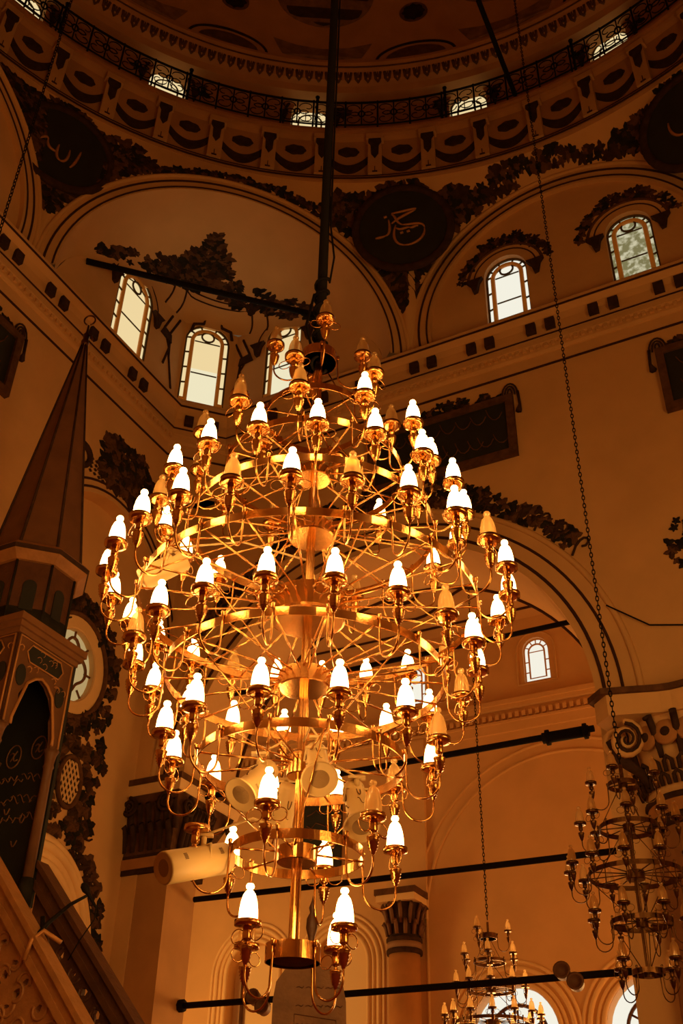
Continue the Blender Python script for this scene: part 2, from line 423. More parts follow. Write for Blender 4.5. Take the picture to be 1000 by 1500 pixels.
# drum cornice with egg-and-dart and dome -----------------------------------------------------
mb = MB(); ringsweep(mb, [(-.8, 22.55), (-.3, 22.6), (-.22, 22.72), (-.1, 22.78), (0, 22.95), (.06, 22.98), (.06, 23.06), (.12, 23.1), (.12, 23.18), (-.8, 23.2)], r0=8.45)
corn = struct(mb.build('trim_1', M_PLD))
mb = MB(); Ce = cylP(8.45)
for i in range(-52, 60):
    az = i*1.45
    tube(mb, [Ce(az-.42, 22.93, -.02), Ce(az-.30, 22.80, -.10), Ce(az, 22.75, -.13), Ce(az+.30, 22.80, -.10), Ce(az+.42, 22.93, -.02)], .036, 5)
    tube(mb, [Ce(az, 22.95, -.03), Ce(az, 22.82, -.07)], .03, 5)
ringsweep(mb, [(.065, 22.99), (.08, 22.99), (.08, 23.02), (.065, 23.02)], r0=8.45)
stuff(mb.build('egg_and_dart', M_DK2, corn))
RDm = 8.38; ZD = 23.15
def DomeP(az, el, o=0):
    a, e = R(az), R(el); d = Vector((sin(a)*cos(e), cos(a)*cos(e), sin(e)*.72)); return CC + ZZ*ZD + d*(RDm-o)
mb = MB(); grid(mb, DomeP, lin(0, 360, 97), lin(0, 90, 20)); dome = struct(mb.build('ceiling_dome', M_PLD))  # darker than the walls in colour, for the light fading upward
def dome_disc(mb, az, el, rw, rh, o0, o1, n=30, k=0, mi=0):
    ce = cos(R(el))
    panel(mb, [[(az+rw*cos(a)*(1+k*cos(8*a))/ce, el+rh*sin(a)*(1+k*cos(8*a))) for a in lin(0, 2*PI*(n-1)/n, n)]], DomeP, o0, o1, mi)
mb = MB()
for i in range(-4, 5):
    az = -2.6+i*28.5/1.0
    dome_disc(mb, az, 19.0, 7.6, 8.2, 0, .02, 40, 0, 1); dome_disc(mb, az, 19.0, 6.9, 7.5, .02, .035, 40, .06, 0)
    for s in (-1, 1):
        dome_disc(mb, az+s*14.25-0, 13.6, 2.2, 2.4, 0, .02, 20, 0, 1); dome_disc(mb, az+s*14.25, 13.6, 1.7, 1.9, .02, .03, 20, .1, 0)
    for s in (-1, 1):
        aa = az+s*14.25
        tube(mb, [DomeP(aa+6.0*cos(t), max(.1, 5.2*sin(t)), .012) for t in lin(0, PI, 22)], .03, 5, mi=0)
        panel(mb, [[(aa+4.6*cos(t), .3+3.9*sin(t)) for t in lin(0, PI, 16)]], DomeP, 0, .018, 1)
        panel(mb, [[(aa+2.2*cos(t)*(1+.2*cos(7*t)), 1.8+1.2*sin(t)*(1+.2*cos(5*t))) for t in lin(0, 2*PI*15/16, 16)]], DomeP, .018, .03, 0)
    panel(mb, [[(az-7.6, 6.2), (az-4, 5.0), (az, 4.4), (az+4, 5.0), (az+7.6, 6.2), (az+6, 1.6), (az, .9), (az-6, 1.6)]], DomeP, 0, .016, 1)
mb.build('painted_medallions', [M_DK1, mat('dome_painted_field', (.22, .11, .05), .9, var=.3, vscale=5)], dome)

# gallery railing ------------------------------------------------------------------------------
RRL = 8.5; Cl = cylP(RRL)
rail = empty('gallery_railing', Cl(0, 21.0))
tag(rail, 'black wrought-iron scrolled railing curving around the gallery below the dome', 'railing')
mb = MB(); tube(mb, [Cl(a, 21.86) for a in lin(-78, 70, 120)], .028, 6); mb.build('top_rail', M_IRON, rail)
mb = MB(); tube(mb, [Cl(a, 21.08) for a in lin(-78, 70, 120)], .02, 6); mb.build('bottom_rail', M_IRON, rail)
kk = RRL*PI/180
def scroll(mb, az, zc, s, fx, fz, r=.012):
    pts = []
    for i in range(14):
        t = i/13; th = t*1.6*PI; rr = s*(1-.72*t)
        pts.append(Cl(az+fx*(s-rr*cos(th))/kk, zc+fz*rr*sin(th)))
    tube(mb, pts, r, 4)
i = 0; az = -77.0; wpan = 4.6
while az < 68:
    mb = MB()
    m = az+wpan/2
    for fx in (-1, 1):
        for fz in (-1, 1):
            scroll(mb, m+fx*.25, 21.47+fz*.18, .17, fx, fz)
            scroll(mb, m+fx*1.6, 21.47-fz*.02, .11, -fx, fz)
    tube(mb, [Cl(m, 21.08), Cl(m, 21.86)], .016, 4)
    tube(mb, [Cl(m+.32*cos(t)*1.3, 21.47+.10*sin(t)) for t in lin(0, 2*PI*11/12, 12)], .02, 4, closed=True)
    mb.build('scroll_panel', M_IRON, rail)
    mb = MB(); tube(mb, [Cl(az, 21.0), Cl(az, 21.9)], .022, 5)
    if i % 4 == 0:
        tube(mb, [Cl(az+.5, 21.0), Cl(az+.5, 21.95)], .03, 6); lathe(mb, [(0, 22.08), (.05, 22.03), (.03, 21.96), (.04, 21.9)], 8, Matrix.Translation(Cl(az+.5, 0)))
    mb.build('post', M_IRON, rail)
    az += wpan; i += 1

# main cornice -------------------------------------------------------------------------------
def corn_frames():
    fr = []
    m = math.tan(R(22.5))
    for s in lin(15.9, CH, 2): pass
    def fL(s): return lambda o, z: LP(s, z, o)
    fr.append(fL(15.9)); fr.append(lambda o, z: LP(CH+o*m, z, o)); fr.append(lambda o, z: RP(CH+o*m, z, o)); fr.append(lambda o, z: RP(15.5, z, o))
    return fr
mb = MB()
sweep(mb, corn_frames(), [(-.2, 14.42), (.02, 14.45), (.05, 14.5), (.05, 14.62), (.09, 14.64), (.09, 14.76), (.12, 14.78), (.13, 15.0), (.17, 15.12), (.24, 15.19), (.27, 15.22), (.27, 15.32), (.24, 15.36), (-.2, 15.42)])
cn = struct(mb.build('trim_2', M_PL))
mb = MB(); sweep(mb, corn_frames(), [(.268, 15.20), (.285, 15.205), (.285, 15.235), (.268, 15.24)])
sweep(mb, corn_frames(), [(.12, 14.745), (.132, 14.75), (.132, 14.775), (.12, 14.78)])
sweep(mb, corn_frames(), [(-.05, 14.16), (.02, 14.165), (.02, 14.20), (-.05, 14.205)])
mb.build('painted_line', M_LINE, cn)
def bracket(P_, s):
    mb = MB(); box(mb, s-.085, s+.085, 14.84, 15.06, .1, .21, P_); mb.build('bracket', M_DK1, cn)
k = 0
for s0 in [4.93+1.113*i for i in range(-3, 9)]:
    for d in (0, .345): bracket(RP, s0+d)
for s0 in [.80+1.158*i for i in range(0, 9)]:
    for d in (-.0, .345):
        if s0-d > CH: bracket(LP, s0+d+.0)
bracket(chamP, -.25); bracket(chamP, .25)
mb = MB()
for i in range(0, 110): box(mb, .7+i*.13, .765+i*.13, 14.55, 14.63, .05, .085, RP)
for i in range(0, 80): box(mb, .7+i*.13, .765+i*.13, 14.55, 14.63, .05, .085, LP)
stuff(mb.build('small_dentils', M_PL, cn))

# ---------------------------------------------------------------------------------- windows
wn = [0]
def window(P_, w, pane, oo=-.12, hood=True, corb=True, lower=None, hr=.62):
    cu, v0, hw, vs = w; wn[0] += 1
    P2 = lambda u, v, o=0: P_(u, v, oo+o)
    mb = MB(); panel(mb, [archloop(cu, v0, vs, hw+.01, 14)], P2, -.03, -.02)
    mid = (v0+vs)/2
    if lower: 
        panel(mb, [[(cu-hw*.6, v0+.03), (cu+hw*.6, v0+.03), (cu+hw*.6, v0+.55*(vs-v0)), (cu-hw*.6, v0+.55*(vs-v0))]], P2, -.019, -.012, 1)
    g = mb.build('window_%d' % wn[0], [pane, lower or pane]); struct(g)
    hi = hw*.68
    mb = MB()
    tube(mb, [P2(a, b) for a, b in archloop(cu, v0+.01, vs, hw-.01, 18)], .03, 5, closed=True)
    tube(mb, [P2(cu+a*(hi-.05), b) for a, b in ((-1, v0+.48*(vs-v0)), (1, v0+.48*(vs-v0)))], .016, 5)
    tube(mb, [P2(cu+a*(hi-.05), b) for a, b in ((-1, vs), (1, vs))], .015, 5)
    tube(mb, [P2(cu+.13*cos(t), vs+.165+.13*sin(t)) for t in lin(0, 2*PI*15/16, 16)], .022, 5, closed=True)
    for k in range(-3, 1):                                         # border dividers
        pass
    nb = max(3, int((vs-v0)/.36))
    for sg in (-1, 1):
        for i in range(1, nb+1):
            z = v0+.1+(vs-v0-.02)*i/nb; tube(mb, [P2(cu+sg*hi, z), P2(cu+sg*hw, z+sg*.03)], .020, 5)
    for a in (35, 68, 112, 145): tube(mb, [P2(cu+hi*cos(R(a)), vs+hi*sin(R(a))), P2(cu+hw*cos(R(a)), vs+hw*sin(R(a)))], .020, 5)
    for a in (30, 62, 118, 150, 90): tube(mb, [P2(cu+.13*cos(R(a)), vs+.165+.13*sin(R(a))), P2(cu+(hi-.02)*cos(R(a)), vs+(hi-.02)*sin(R(a)))], .014, 5)
    mb.build('leading', M_LEAD, g)
    mb = MB(); tube(mb, [P2(a, b, .005) for a, b in archloop(cu, v0+.02, vs, hi, 18)[1:]+[(cu-hi, v0+.02)]], .044, 6)
    for sg in (-1, 1): box(mb, cu+sg*(hw-.09)-.07, cu+sg*(hw-.09)+.07, v0, v0+.09, -.01, .03, P2)
    mb.build('amber_frame', M_AMB, g)
    if hood:
        mb = MB(); tube(mb, [P_(a, b, (.0 if oo > -.2 else oo+.12)+.004) for a, b in arc(cu, vs-.05, hr, 0, 180, 24)], .014, 5)
        mb.build('hood_line', M_LINE, g)
    if corb:
        mb = MB(); ob = 0 if oo > -.2 else oo+.12
        for sg in (-1, 1):
            x = cu+sg*(hr-.02)
            panel(mb, [[(x-.17, vs-.02), (x+.17, vs-.02), (x+.10, vs-.12), (x+.05, vs-.34), (x-.03, vs-.36), (x-.08, vs-.15)]], P_, ob, ob+.09)
        mb.build('corbel', M_DK1, g)
    return g
window(LP, WL1, M_DAYC, oo=-.03, hr=.70); window(chamP, WMs, M_DAYC, oo=-.05, corb=False, hood=False, lower=M_DAYG); window(RP, WR0, M_DAYC, oo=-.05, lower=M_DAYG)
gw = [window(RP, WR1, M_DAYW, oo=-.22), window(RP, WR2, M_FOL, oo=-.22)]
for i, (w_, g) in enumerate(((WR1, gw[0]), (WR2, gw[1]))):
    mb = MB(); P_ = lambda u, v, o: RP(u, v, o-.1)
    tube(mb, [P_(a, b, .0) for a, b in arc(w_[0], w_[3]-.05, .74, 5, 175, 24)], .03, 6, mi=1)
    leaves(mb, P_, scatter_arc(w_[0], w_[3]-.05, .80, .94, 8, 176, 44), .07, .13)
    leaves(mb, P_, scatter_arc(w_[0], w_[3]-.05, .9, 1.05, 60, 120, 14), .07, .11)
    mb.build('painted_garland', DK, g)
# drum windows
for w in DW[1:6]:
    wn[0] += 1; kd = RD*PI/180
    P_ = lambda u, v, o=0, w=w: Cd(w+u/kd, v, o-.22)
    mb = MB(); panel(mb, [archloop(0, 21.2, 22.36, .44, 12)], P_, -.02, 0); g = struct(mb.build('window_%d' % wn[0], M_DAYC))
    mb = MB(); tube(mb, [P_(a, b, .01) for a, b in archloop(0, 21.3, 22.36, .39, 14)], .02, 5, closed=True)
    tube(mb, [P_(a, b, .01) for a, b in archloop(0, 21.3, 22.30, .25, 14)], .022, 5, closed=True)
    for z in (21.9, 22.30): tube(mb, [P_(-.39, z, .01), P_(.39, z, .01)], .014, 5)
    for u in (-.1, .1): tube(mb, [P_(u, 22.30, .01), P_(u, 22.68, .01)], .012, 5)
    mb.build('leading', M_LEAD, g)

# painted ornament on the squinch vault and walls ----------------------------------------------
mb = MB()
def inv_leaves(n, wr, tr, s0, s1, cond):
    pts = []
    while len(pts) < n:
        w = random.uniform(*wr); t = random.uniform(*tr)
        if cond(w, t): pts.append((w, t))
    for w, t in pts:
        e = max(.5, base_e(w)); za = (z_arch(w)-z_spr(w))
        ku = 1; L = math.hypot(e*sin(t), za*cos(t))+.35
        P_ = lambda u, v, o, w=w, t=t, L=L: VP(w+u, t+v/L, o)
        leaf(mb, P_, 0, 0, random.uniform(s0, s1), random.uniform(0, 6.28), random.choice((0, 1, 2)), random.choice((3, 4, 5)))
VA = wc
VA -= .3
inv_leaves(240, (VA-1.35, VA+1.1), (.30, 1.30), .10, .2, lambda w, t: t < 1.22-abs(w-VA+.1)*.62 and t > .68-.20*abs(w-VA))
inv_leaves(90, (VA-2.35, VA+2.3), (.02, .9), .09, .17, lambda w, t: abs(w-VA) > .8 and t < 1.0-.22*abs(w-VA) and t > .62-.18*abs(w-VA))
vine_v = mb.build('painted_vine', DK, vault)
mb = MB()
for dw in (-1.05, -.78, .72, 1.0):
    tube(mb, [VP(VA+.3+dw+.07*sin(t*5+dw), max(.0, t), .0) for t in lin(0, .62, 14)], .024, 5)
for k in (.56, .64):
    tube(mb, [VP(VA+.3+w, k-.10*cos(w*2), .0) for w in lin(-.7, .7, 14)], .018, 5)
mb.build('painted_drapery', M_DK1, vault)
mb = MB()
# painted drapery lines between the windows
for P_, s0 in ((LP, 1.35), (RP, 1.05)):
    tube(mb, [P_(s0+.0, 16.1, .0), P_(s0-.12, 16.6, .0), P_(s0+.1, 17.0, 0), P_(s0-.1, 17.5, 0)], .03, 5)
    tube(mb, [P_(s0-.35, 15.7, .0), P_(s0-.15, 16.4, .0), P_(s0-.1, 17.0, 0), P_(s0-.35, 17.6, 0)], .03, 5)
    panel(mb, [[(s0-.15, 16.75), (s0+.2, 16.8), (s0+.12, 17.0), (s0-.12, 16.95)]], P_, 0, .04)
for P_, s0, sg in ((chamP, 0, 1),):
    tube(mb, [P_(-.44, 17.5, .02), P_(-.40, 17.72, .02), P_(-.2, 17.78, .02), P_(-.15, 17.95, .02), P_(.15, 17.95, .02), P_(.2, 17.78, .02), P_(.40, 17.72, .02), P_(.44, 17.5, .02)], .035, 5)
mb.build('painted_drapery', M_DK1, cham)

# painted ornament on the pendentives ------------------------------------------------------------
def kaz(r=8.8): return r*PI/180
mb = MB()
def pend_leaf(az, z, s):
    k = kaz(); P_ = lambda u, v, o: PP(az+u/k, z+v, o)
    leaf(mb, P_, 0, 0, s, random.uniform(0, 6.28), random.choice((0, 1, 2)), random.choice((3, 4, 5)), .02)
for A0 in (8.8, -34.9, 46.1):
    n = 0
    while n < 560:
        az = A0+random.uniform(-12.5, 12.5); z = random.uniform(16.6, 19.25); da = abs(az-A0)
        lim = 10.5*(max(0, z-16.3)/2.2)**.9 if z < 18.7 else 11.5-(z-18.7)*7
        q, zb = octhit(az)
        if da > lim or z < zb+.22 or (z > 19.05 and da > 3): continue
        pend_leaf(az, z, random.uniform(.11, .21)); n += 1
# garlands above the arches
def garland(a0, a1, n, h0, h1):
    for i in range(n):
        az = a0+(a1-a0)*(i+random.random())/n; q, zb = octhit(az)
        z = zb+random.uniform(h0, h1)
        if z < ZR-.1: pend_leaf(az, z, random.uniform(.08, .14))
garland(-25, -2, 80, .08, .24); garland(17.5, 31, 55, .10, .42); garland(20.5, 24, 18, .3, .62); garland(31, 35, 10, .1, .3)
mb.build('painted_vine', DK, pend)

# round calligraphy medallions
def roundel(az, z, label, strokes, dots=()):
    q, zb = octhit(az); n = (CC - PP(az, z)); 
    e1 = Vector((cos(R(az)), -sin(R(az)), 0)); lo, hi = PP(az, z-.7), PP(az, z+.7); e2 = (hi-lo).normalized()
    nn = e1.cross(e2); nn = nn if nn.dot(CC-PP(az, z)) > 0 else -nn
    c = PP(az, z) + nn*.06
    P_ = lambda u, v, o=0: c + e1*u + e2*v + nn*o
    t = empty('calligraphy_medallion', c - nn*.05)
    tag(t, label, 'medallion', 'round calligraphy boards on the pendentives')
    mb = MB(); lathe(mb, [(.98, -.06), (1.02, 0), (1.0, .05), (.90, .07), (.86, .04), (.86, -.06)], 40, Matrix((( *e1, c.x), (*e2, c.y), (*nn, c.z), (0, 0, 0, 1))) if False else (lambda M: M)(Matrix([[e1.x, e2.x, nn.x, c.x], [e1.y, e2.y, nn.y, c.y], [e1.z, e2.z, nn.z, c.z], [0, 0, 0, 1]])))
    mb.build('frame', M_DK1, t)
    mb = MB(); panel(mb, [[(.87*cos(a), .87*sin(a)) for a in lin(0, 2*PI*39/40, 40)]], P_, -.03, .02); mb.build('board', M_BOARD, t)
    mb = MB()
    for st in strokes:
        N = len(st); tube(mb, [P_(a, b, .028) for a, b in st], [.014+.016*sin(PI*(i+.5)/N) for i in range(N)], 5)
    for a, b in dots: tube(mb, [P_(a-.03, b, .028), P_(a+.03, b+.02, .028)], .03, 5)
    mb.build('gilt_script', M_GILT, t)
    return t
def bez(*p, n=10):
    out = []
    for i in range(n):
        t = i/(n-1); q = [Vector((a, b)) for a, b in p]
        while len(q) > 1: q = [q[j].lerp(q[j+1], t) for j in range(len(q)-1)]
        out.append((q[0].x, q[0].y))
    return out
roundel(8.9, 18.2, 'round dark medallion with gilt script, centred between the two large upper arches', [
    bez((-.22, .34), (0, .36), (.25, .42), (.28, .40)), bez((.26, .38), (.1, .3), (-.1, .22), (-.22, .10)),
    bez((-.22, .32), (-.12, .28), (-.16, .14), (-.02, .06)), bez((-.02, .06), (.15, .02), (.4, .12), (.42, -.05)),
    bez((.42, -.05), (.45, -.3), (.2, -.45), (0, -.42)), bez((0, -.42), (-.22, -.38), (-.2, -.1), (-.14, .06)),
    bez((-.28, .2), (-.25, .05), (-.24, -.15), (-.35, -.17)), bez((-.35, -.17), (-.45, -.21), (-.5, -.2), (-.55, -.21)),
    bez((-.14, .0), (-.05, -.1), (.05, .0), (.12, -.02)), bez((.12, -.02), (.2, -.06), (.22, .02), (.3, .0))], [(-.03, -.14), (.1, -.12), (-.34, .26)])
roundel(-35.0, 18.15, 'round dark medallion with faint gilt script, left, above the spire', [
    bez((.32, .1), (.3, -.1), (.26, -.3), (.2, -.4)), bez((.12, .0), (.14, -.2), (.1, -.36), (.0, -.36)),
    bez((.0, -.36), (-.12, -.34), (-.1, -.1), (-.09, .0)), bez((-.1, -.2), (-.25, -.22), (-.3, -.15), (-.3, .0)), bez((-.3, .0), (-.35, .1), (-.42, -.1), (-.5, -.15))])
roundel(45.6, 18.2, 'round dark medallion cut off by the right edge of the view', [
    bez((-.4, .2), (-.45, 0), (-.35, -.2), (-.2, -.2)), bez((-.2, -.2), (0, -.2), (.1, .1), (.2, .3)), bez((.3, .3), (.3, 0), (.25, -.2), (.2, -.3))])

# rectangular calligraphy tablets ------------------------------------------------------------------
def tablet(P_, u0, u1, v0, v1, label, side=1, seed=1):
    c = P_((u0+u1)/2, v0, 0); t = empty('calligraphy_tablet', c); tag(t, label, 'tablet', 'framed calligraphy tablets under the cornice')
    mb = MB()
    box(mb, u0, u1, v0, v0+.14, 0, .10, P_); box(mb, u0, u1, v1-.12, v1, 0, .10, P_)
    box(mb, u0, u0+.13, v0+.14, v1-.12, 0, .10, P_); box(mb, u1-.13, u1, v0+.14, v1-.12, 0, .10, P_)
    mb.build('frame', M_DK2, t)
    mb = MB(); box(mb, u0+.13, u1-.13, v0+.14, v1-.12, .01, .05, P_); mb.build('board', M_BOARD, t)
    mb = MB(); rd = random.Random(seed)
    for row in range(2):
        vv = v0+.14+(v1-v0-.26)*(row+.5)/2; u = u0+.3
        while u < u1-.35:
            h = rd.uniform(.08, .22)
            tube(mb, [P_(a, b, .054) for a, b in bez((u, vv+h), (u+.06, vv-.1), (u+.2, vv-.16), (u+.28, vv+.06), n=6)], .012, 4)
            u += rd.uniform(.16, .3)
    mb.build('script', M_DK2, t)
    mb = MB(); L = u1-u0
    pts = []
    for i in range(60):
        a = rd.uniform(.08, .92); hh = .28*sin(PI*a)**.8
        pts.append((u0+a*L, v1-.02+rd.uniform(0, hh)))
    leaves(mb, P_, pts, .07, .13, h=.03)
    ue = u1-.05 if side > 0 else u0+.05
    for k in range(3):
        tube(mb, [P_(ue+.14*cos(a)*(1-.35*k), v1+.0+.26*sin(a)*(1-.22*k), .04) for a in lin(0, PI, 10)], .016, 5)
    tube(mb, [P_(ue+side*.14, v1+.05, .04), P_(ue+side*.16, v1-.25, .04), P_(ue+side*.13, v1-.4, .05)], [.025, .025, .06], 6)
    mb.build('carved_crest', DK, t)
tablet(RP, 3.95, 6.68, 12.42, 13.72, 'black framed tablet behind the chandelier, right of it, with carved crest', 1, 3)
tablet(RP, 9.10, 11.8, 12.42, 13.72, 'black framed tablet cut off by the right edge, high on the wall', -1, 5)
tablet(LP, 4.83, 7.5, 12.40, 13.68, 'black framed tablet cut off by the left edge, beside the spire', -1, 9)

# ------------------------------------------------------------------ left wall, lower part
LQ = lambda s, z, o=0: LP(s, z, o-.3)
mb = MB()
for rr in (.10, .24): tube(mb, [LP(a, b, .004) for a, b in arc(LCU, LSP, LHW+rr, 0, 180, 40, LRY+rr)], .022, 6)
mb.build('painted_line', M_LINE, wall_l)
mb = MB()
pts = []
for i in range(260):
    a = random.uniform(-.25, 1.35); b = random.uniform(-.1, 1.2)
    u = 1.25+.9*a*1.0; v = 12.35+b
    if ((u-1.85)/.78)**2 + ((v-12.95)/.68)**2 < 1 and v > LSP+math.sqrt(max(0, 1-((u-LCU)/LHW)**2))*LRY+.28: pts.append((u, v))
leaves(mb, LP, pts, .1, .19, h=.03)
tube(mb, [LP(a, b, .02) for a, b in arc(3.0, 12.62, .2, 0, 330, 16)], .06, 6, mi=0)
mb.build('painted_vine', DK, wall_l)
mb = MB()
for i in range(6):
    for j in range(4):
        u = 2.15+i*.115; v = 12.46+j*.085+.02*i*0
        panel(mb, [[(u, v+.035), (u+.045, v), (u, v-.035), (u-.045, v)]], LP, 0, .012)
mb.build('painted_lattice', M_DK1, wall_l)
# oval window
wn[0] += 1
mb = MB(); panel(mb, [[(1.95+.50*cos(a), 9.22+.60*sin(a)) for a in lin(0, 2*PI*31/32, 32)]], lambda u, v, o=0: LQ(u, v, o-.10), -.02, 0)
ow = struct(mb.build('window_%d' % wn[0], M_DAYD))
mb = MB(); wav = [(1.95+(.34+.05*cos(4*a))*cos(a), 9.22+(.42+.07*cos(4*a))*sin(a)) for a in lin(0, 2*PI*39/40, 40)]
tube(mb, [LQ(a, b, -.08) for a, b in wav], .026, 6, closed=True)
for a in (45, 90, 135, 225, 270, 315, 0, 180): tube(mb, [LQ(1.95+.36*cos(R(a)), 9.22+.46*sin(R(a)), -.08), LQ(1.95+.5*cos(R(a)), 9.22+.6*sin(R(a)), -.08)], .02, 5)
mb.build('leading', M_WOODM, ow)
mb = MB()
n = 48
def ovr(k, o): return [LQ(1.95+(.5+k)*cos(a), 9.22+(.6+k)*sin(a), o) for a in lin(0, 2*PI*(n-1)/n, n)]
rings = [ovr(0, -.12), ovr(.0, -.02), ovr(.02, .02), ovr(.22, .02), ovr(.24, 0)]
mb.add([p for r_ in rings for p in r_], [(i*n+k, i*n+(k+1) % n, (i+1)*n+(k+1) % n, (i+1)*n+k) for i in range(len(rings)-1) for k in range(n)])
mb.build('pale_surround', M_CRM, ow)
mb = MB(); tube(mb, [LQ(1.95+.76*cos(a), 9.22+.86*sin(a), .02) for a in lin(0, 2*PI*39/40, 40)], .05, 6, closed=True)
mb.build('dark_oval_line', M_DK2, ow)
mb = MB(); pts = []
while len(pts) < 500:
    u = random.uniform(.1, 3.4); v = random.uniform(4.9, 10.9)
    d = ((u-1.95)/.78)**2 + ((v-9.22)/.88)**2
    cx = 1.62-.25*(9.0-v)/3.0*(1 if v < 9 else 0)
    # band hugging the opening: right border follows the outline
    if v > 8.2:
        ok = 1.0 < d < 2.0
    elif v > 6.75:
        ok = abs(u-1.75) < .80+.12*sin(v*5)
        if ((u-1.62)/.33)**2+((v-7.40)/.47)**2 < 1: ok = False
    else:
        rr = math.hypot((u-1.95)/1.35, (v-5.0)/1.62)
        ok = .98 < rr < 1.22
    if ok: pts.append((u, v))
leaves(mb, LQ, pts, .07, .15, h=.04)
for k in range(16):
    u, v = random.choice(pts); tube(mb, [LQ(u+a*.1, v+b*.1, .03) for a, b in bez((0, 0), (1.5, 1), (1.5, -1.6), (0, -2), (-1, -1), n=8)], .016, 5)
mb.build('painted_vine', DK, wall_l)
mb = MB(); pts = [(0.52-.02*i, 5.95-.2*i) for i in range(9)]
mb2 = MB()
# oval lattice grille
wn[0] += 1
mb = MB(); panel(mb, [[(1.62+.22*cos(a), 7.40+.36*sin(a)) for a in lin(0, 2*PI*23/24, 24)]], LQ, .0, .02)
lg = struct(mb.build('window_%d' % wn[0], M_DK1))
mb = MB(); tube(mb, [LQ(1.62+.25*cos(a), 7.40+.39*sin(a), .03) for a in lin(0, 2*PI*23/24, 24)], .04, 6, closed=True)
mb.build('dark_oval_line', M_DK2, lg)
mb = MB()
for k in range(-4, 5):
    for sg in (-1, 1):
        pp = []
        for t in lin(-1, 1, 21):
            u = k*.085+sg*t*.2; v = t*.40
            if (u/.22)**2+(v/.36)**2 < 1: pp.append(LQ(1.62+u, 7.40+v, .03))
        if len(pp) > 1: tube(mb, [pp[0], pp[-1]], .016, 4)
mb.build('lattice', M_CRM, lg)
# arched pale niche below
mb = MB()
for k, (a, o) in enumerate(((0, .10), (.10, .16), (.22, .10), (.34, .14), (.46, .05))):
    tube(mb, [LQ(1.95+1.28*cos(t)-a*cos(t), 4.95+(1.50-a)*sin(t), o*.4) for t in lin(0, PI, 40)], .075, 8)
for sg in (-1, 1):
    for a in (0, .1, .22, .34, .46): tube(mb, [LQ(1.95+sg*(1.28-a), 0, .03), LQ(1.95+sg*(1.28-a), 4.95, .03)], .075, 8)
nic = struct(mb.build('trim_3', M_CRM))
mb = MB(); panel(mb, [archloop(1.95, 0, 4.95, .82, 20, 1.04)], LQ, 0, .02); mb.build('niche_back', M_PLD, nic)

# ------------------------------------------------------------------ left corner pier with capital
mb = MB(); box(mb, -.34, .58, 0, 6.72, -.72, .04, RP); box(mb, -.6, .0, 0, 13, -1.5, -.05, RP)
pier = struct(mb.build('wall_corner_pier', M_PLDIM))  # darker plaster colour stands in for shade on the pier
mb = MB(); box(mb, -.40, .66, 6.40, 6.48, -.78, .09, RP, 0); box(mb, -.42, .68, 6.48, 6.64, -.80, .11, RP, 1); box(mb, -.40, .66, 6.64, 6.70, -.78, .09, RP, 0)
mb.build('neck_moulding', [M_DK1, M_PLD], pier)
def frust(mb, u0, u1, o0, o1, v0, g, v1, P_=RP, mi=0):
    vs = [P_(u0, v0, o0), P_(u1, v0, o0), P_(u1, v0, o1), P_(u0, v0, o1), P_(u0-g, v1, o0-g), P_(u1+g, v1, o0-g), P_(u1+g, v1, o1+g), P_(u0-g, v1, o1+g)]
    mb.add(vs, [(0, 1, 2, 3), (4, 7, 6, 5), (0, 4, 5, 1), (1, 5, 6, 2), (2, 6, 7, 3), (3, 7, 4, 0)], mi)
mb = MB(); vs = [RP(-.36, 6.7, -.76), RP(.6, 6.7, -.76), RP(.6, 6.7, .08), RP(-.36, 6.7, .08), RP(-.42, 7.66, -1.52), RP(.67, 7.66, -1.52), RP(.67, 7.66, .12), RP(-.42, 7.66, .12)]; mb.add(vs, [(0, 1, 2, 3), (4, 7, 6, 5), (0, 4, 5, 1), (1, 5, 6, 2), (2, 6, 7, 3), (3, 7, 4, 0)]); cap1 = mb.build('capital', M_DK2, pier)
mb = MB(); frust(mb, -.44, .68, -1.60, .13, 7.66, .04, 7.82, mi=0); box(mb, -.50, .74, 7.82, 7.92, -1.66, .19, RP, 1)
mb.build('abacus', [M_CRM, M_DK2], pier)
mb = MB()
for row, (v, h) in enumerate(((6.75, .42), (7.05, .45))):
    for i in range(6):
        u = -.30+i*.17+(.085 if row else 0); P_ = RP
        tube(mb, [P_(u, v, .07), P_(u, v+h*.6, .11), P_(u, v+h, .17), P_(u, v+h-.06, .21)], [.05, .055, .045, .02], 6)
    for i in range(8):
        o = -.1-i*.10-(.05 if row else 0); u = .60
        tube(mb, [RP(u+.03, v, o), RP(u+.07, v+h*.6, o), RP(u+.13, v+h, o), RP(u+.16, v+h-.06, o)], [.05, .055, .045, .02], 6)
def volute(mb, P_, u, v, o, s, sg=1, r=.035, turns=2.2, mi=0, plane='u'):
    pts = []
    for i in range(26):
        t = i/25; a = t*turns*2*PI; rr = s*(1-.85*t)
        x = sg*rr*cos(a+PI/2+.0); y = rr*sin(a+PI/2)
        pts.append(P_(u+x, v+y, o) if plane == 'u' else P_(u, v+y, o+x))
    tube(mb, pts, [r*(1-.5*i/25) for i in range(26)], 6, mi=mi)
volute(mb, RP, -.22, 7.45, .2, .16, -1); volute(mb, RP, .5, 7.45, .2, .16, 1)
volute(mb, RP, .74, 7.42, -.1, .16, 1, plane='o'); volute(mb, RP, .74, 7.42, -1.35, .16, -1, plane='o')
volute(mb, RP, .74, 7.45, -.72, .13, -1, plane='o')
mb.build('acanthus', [M_DK1], cap1)

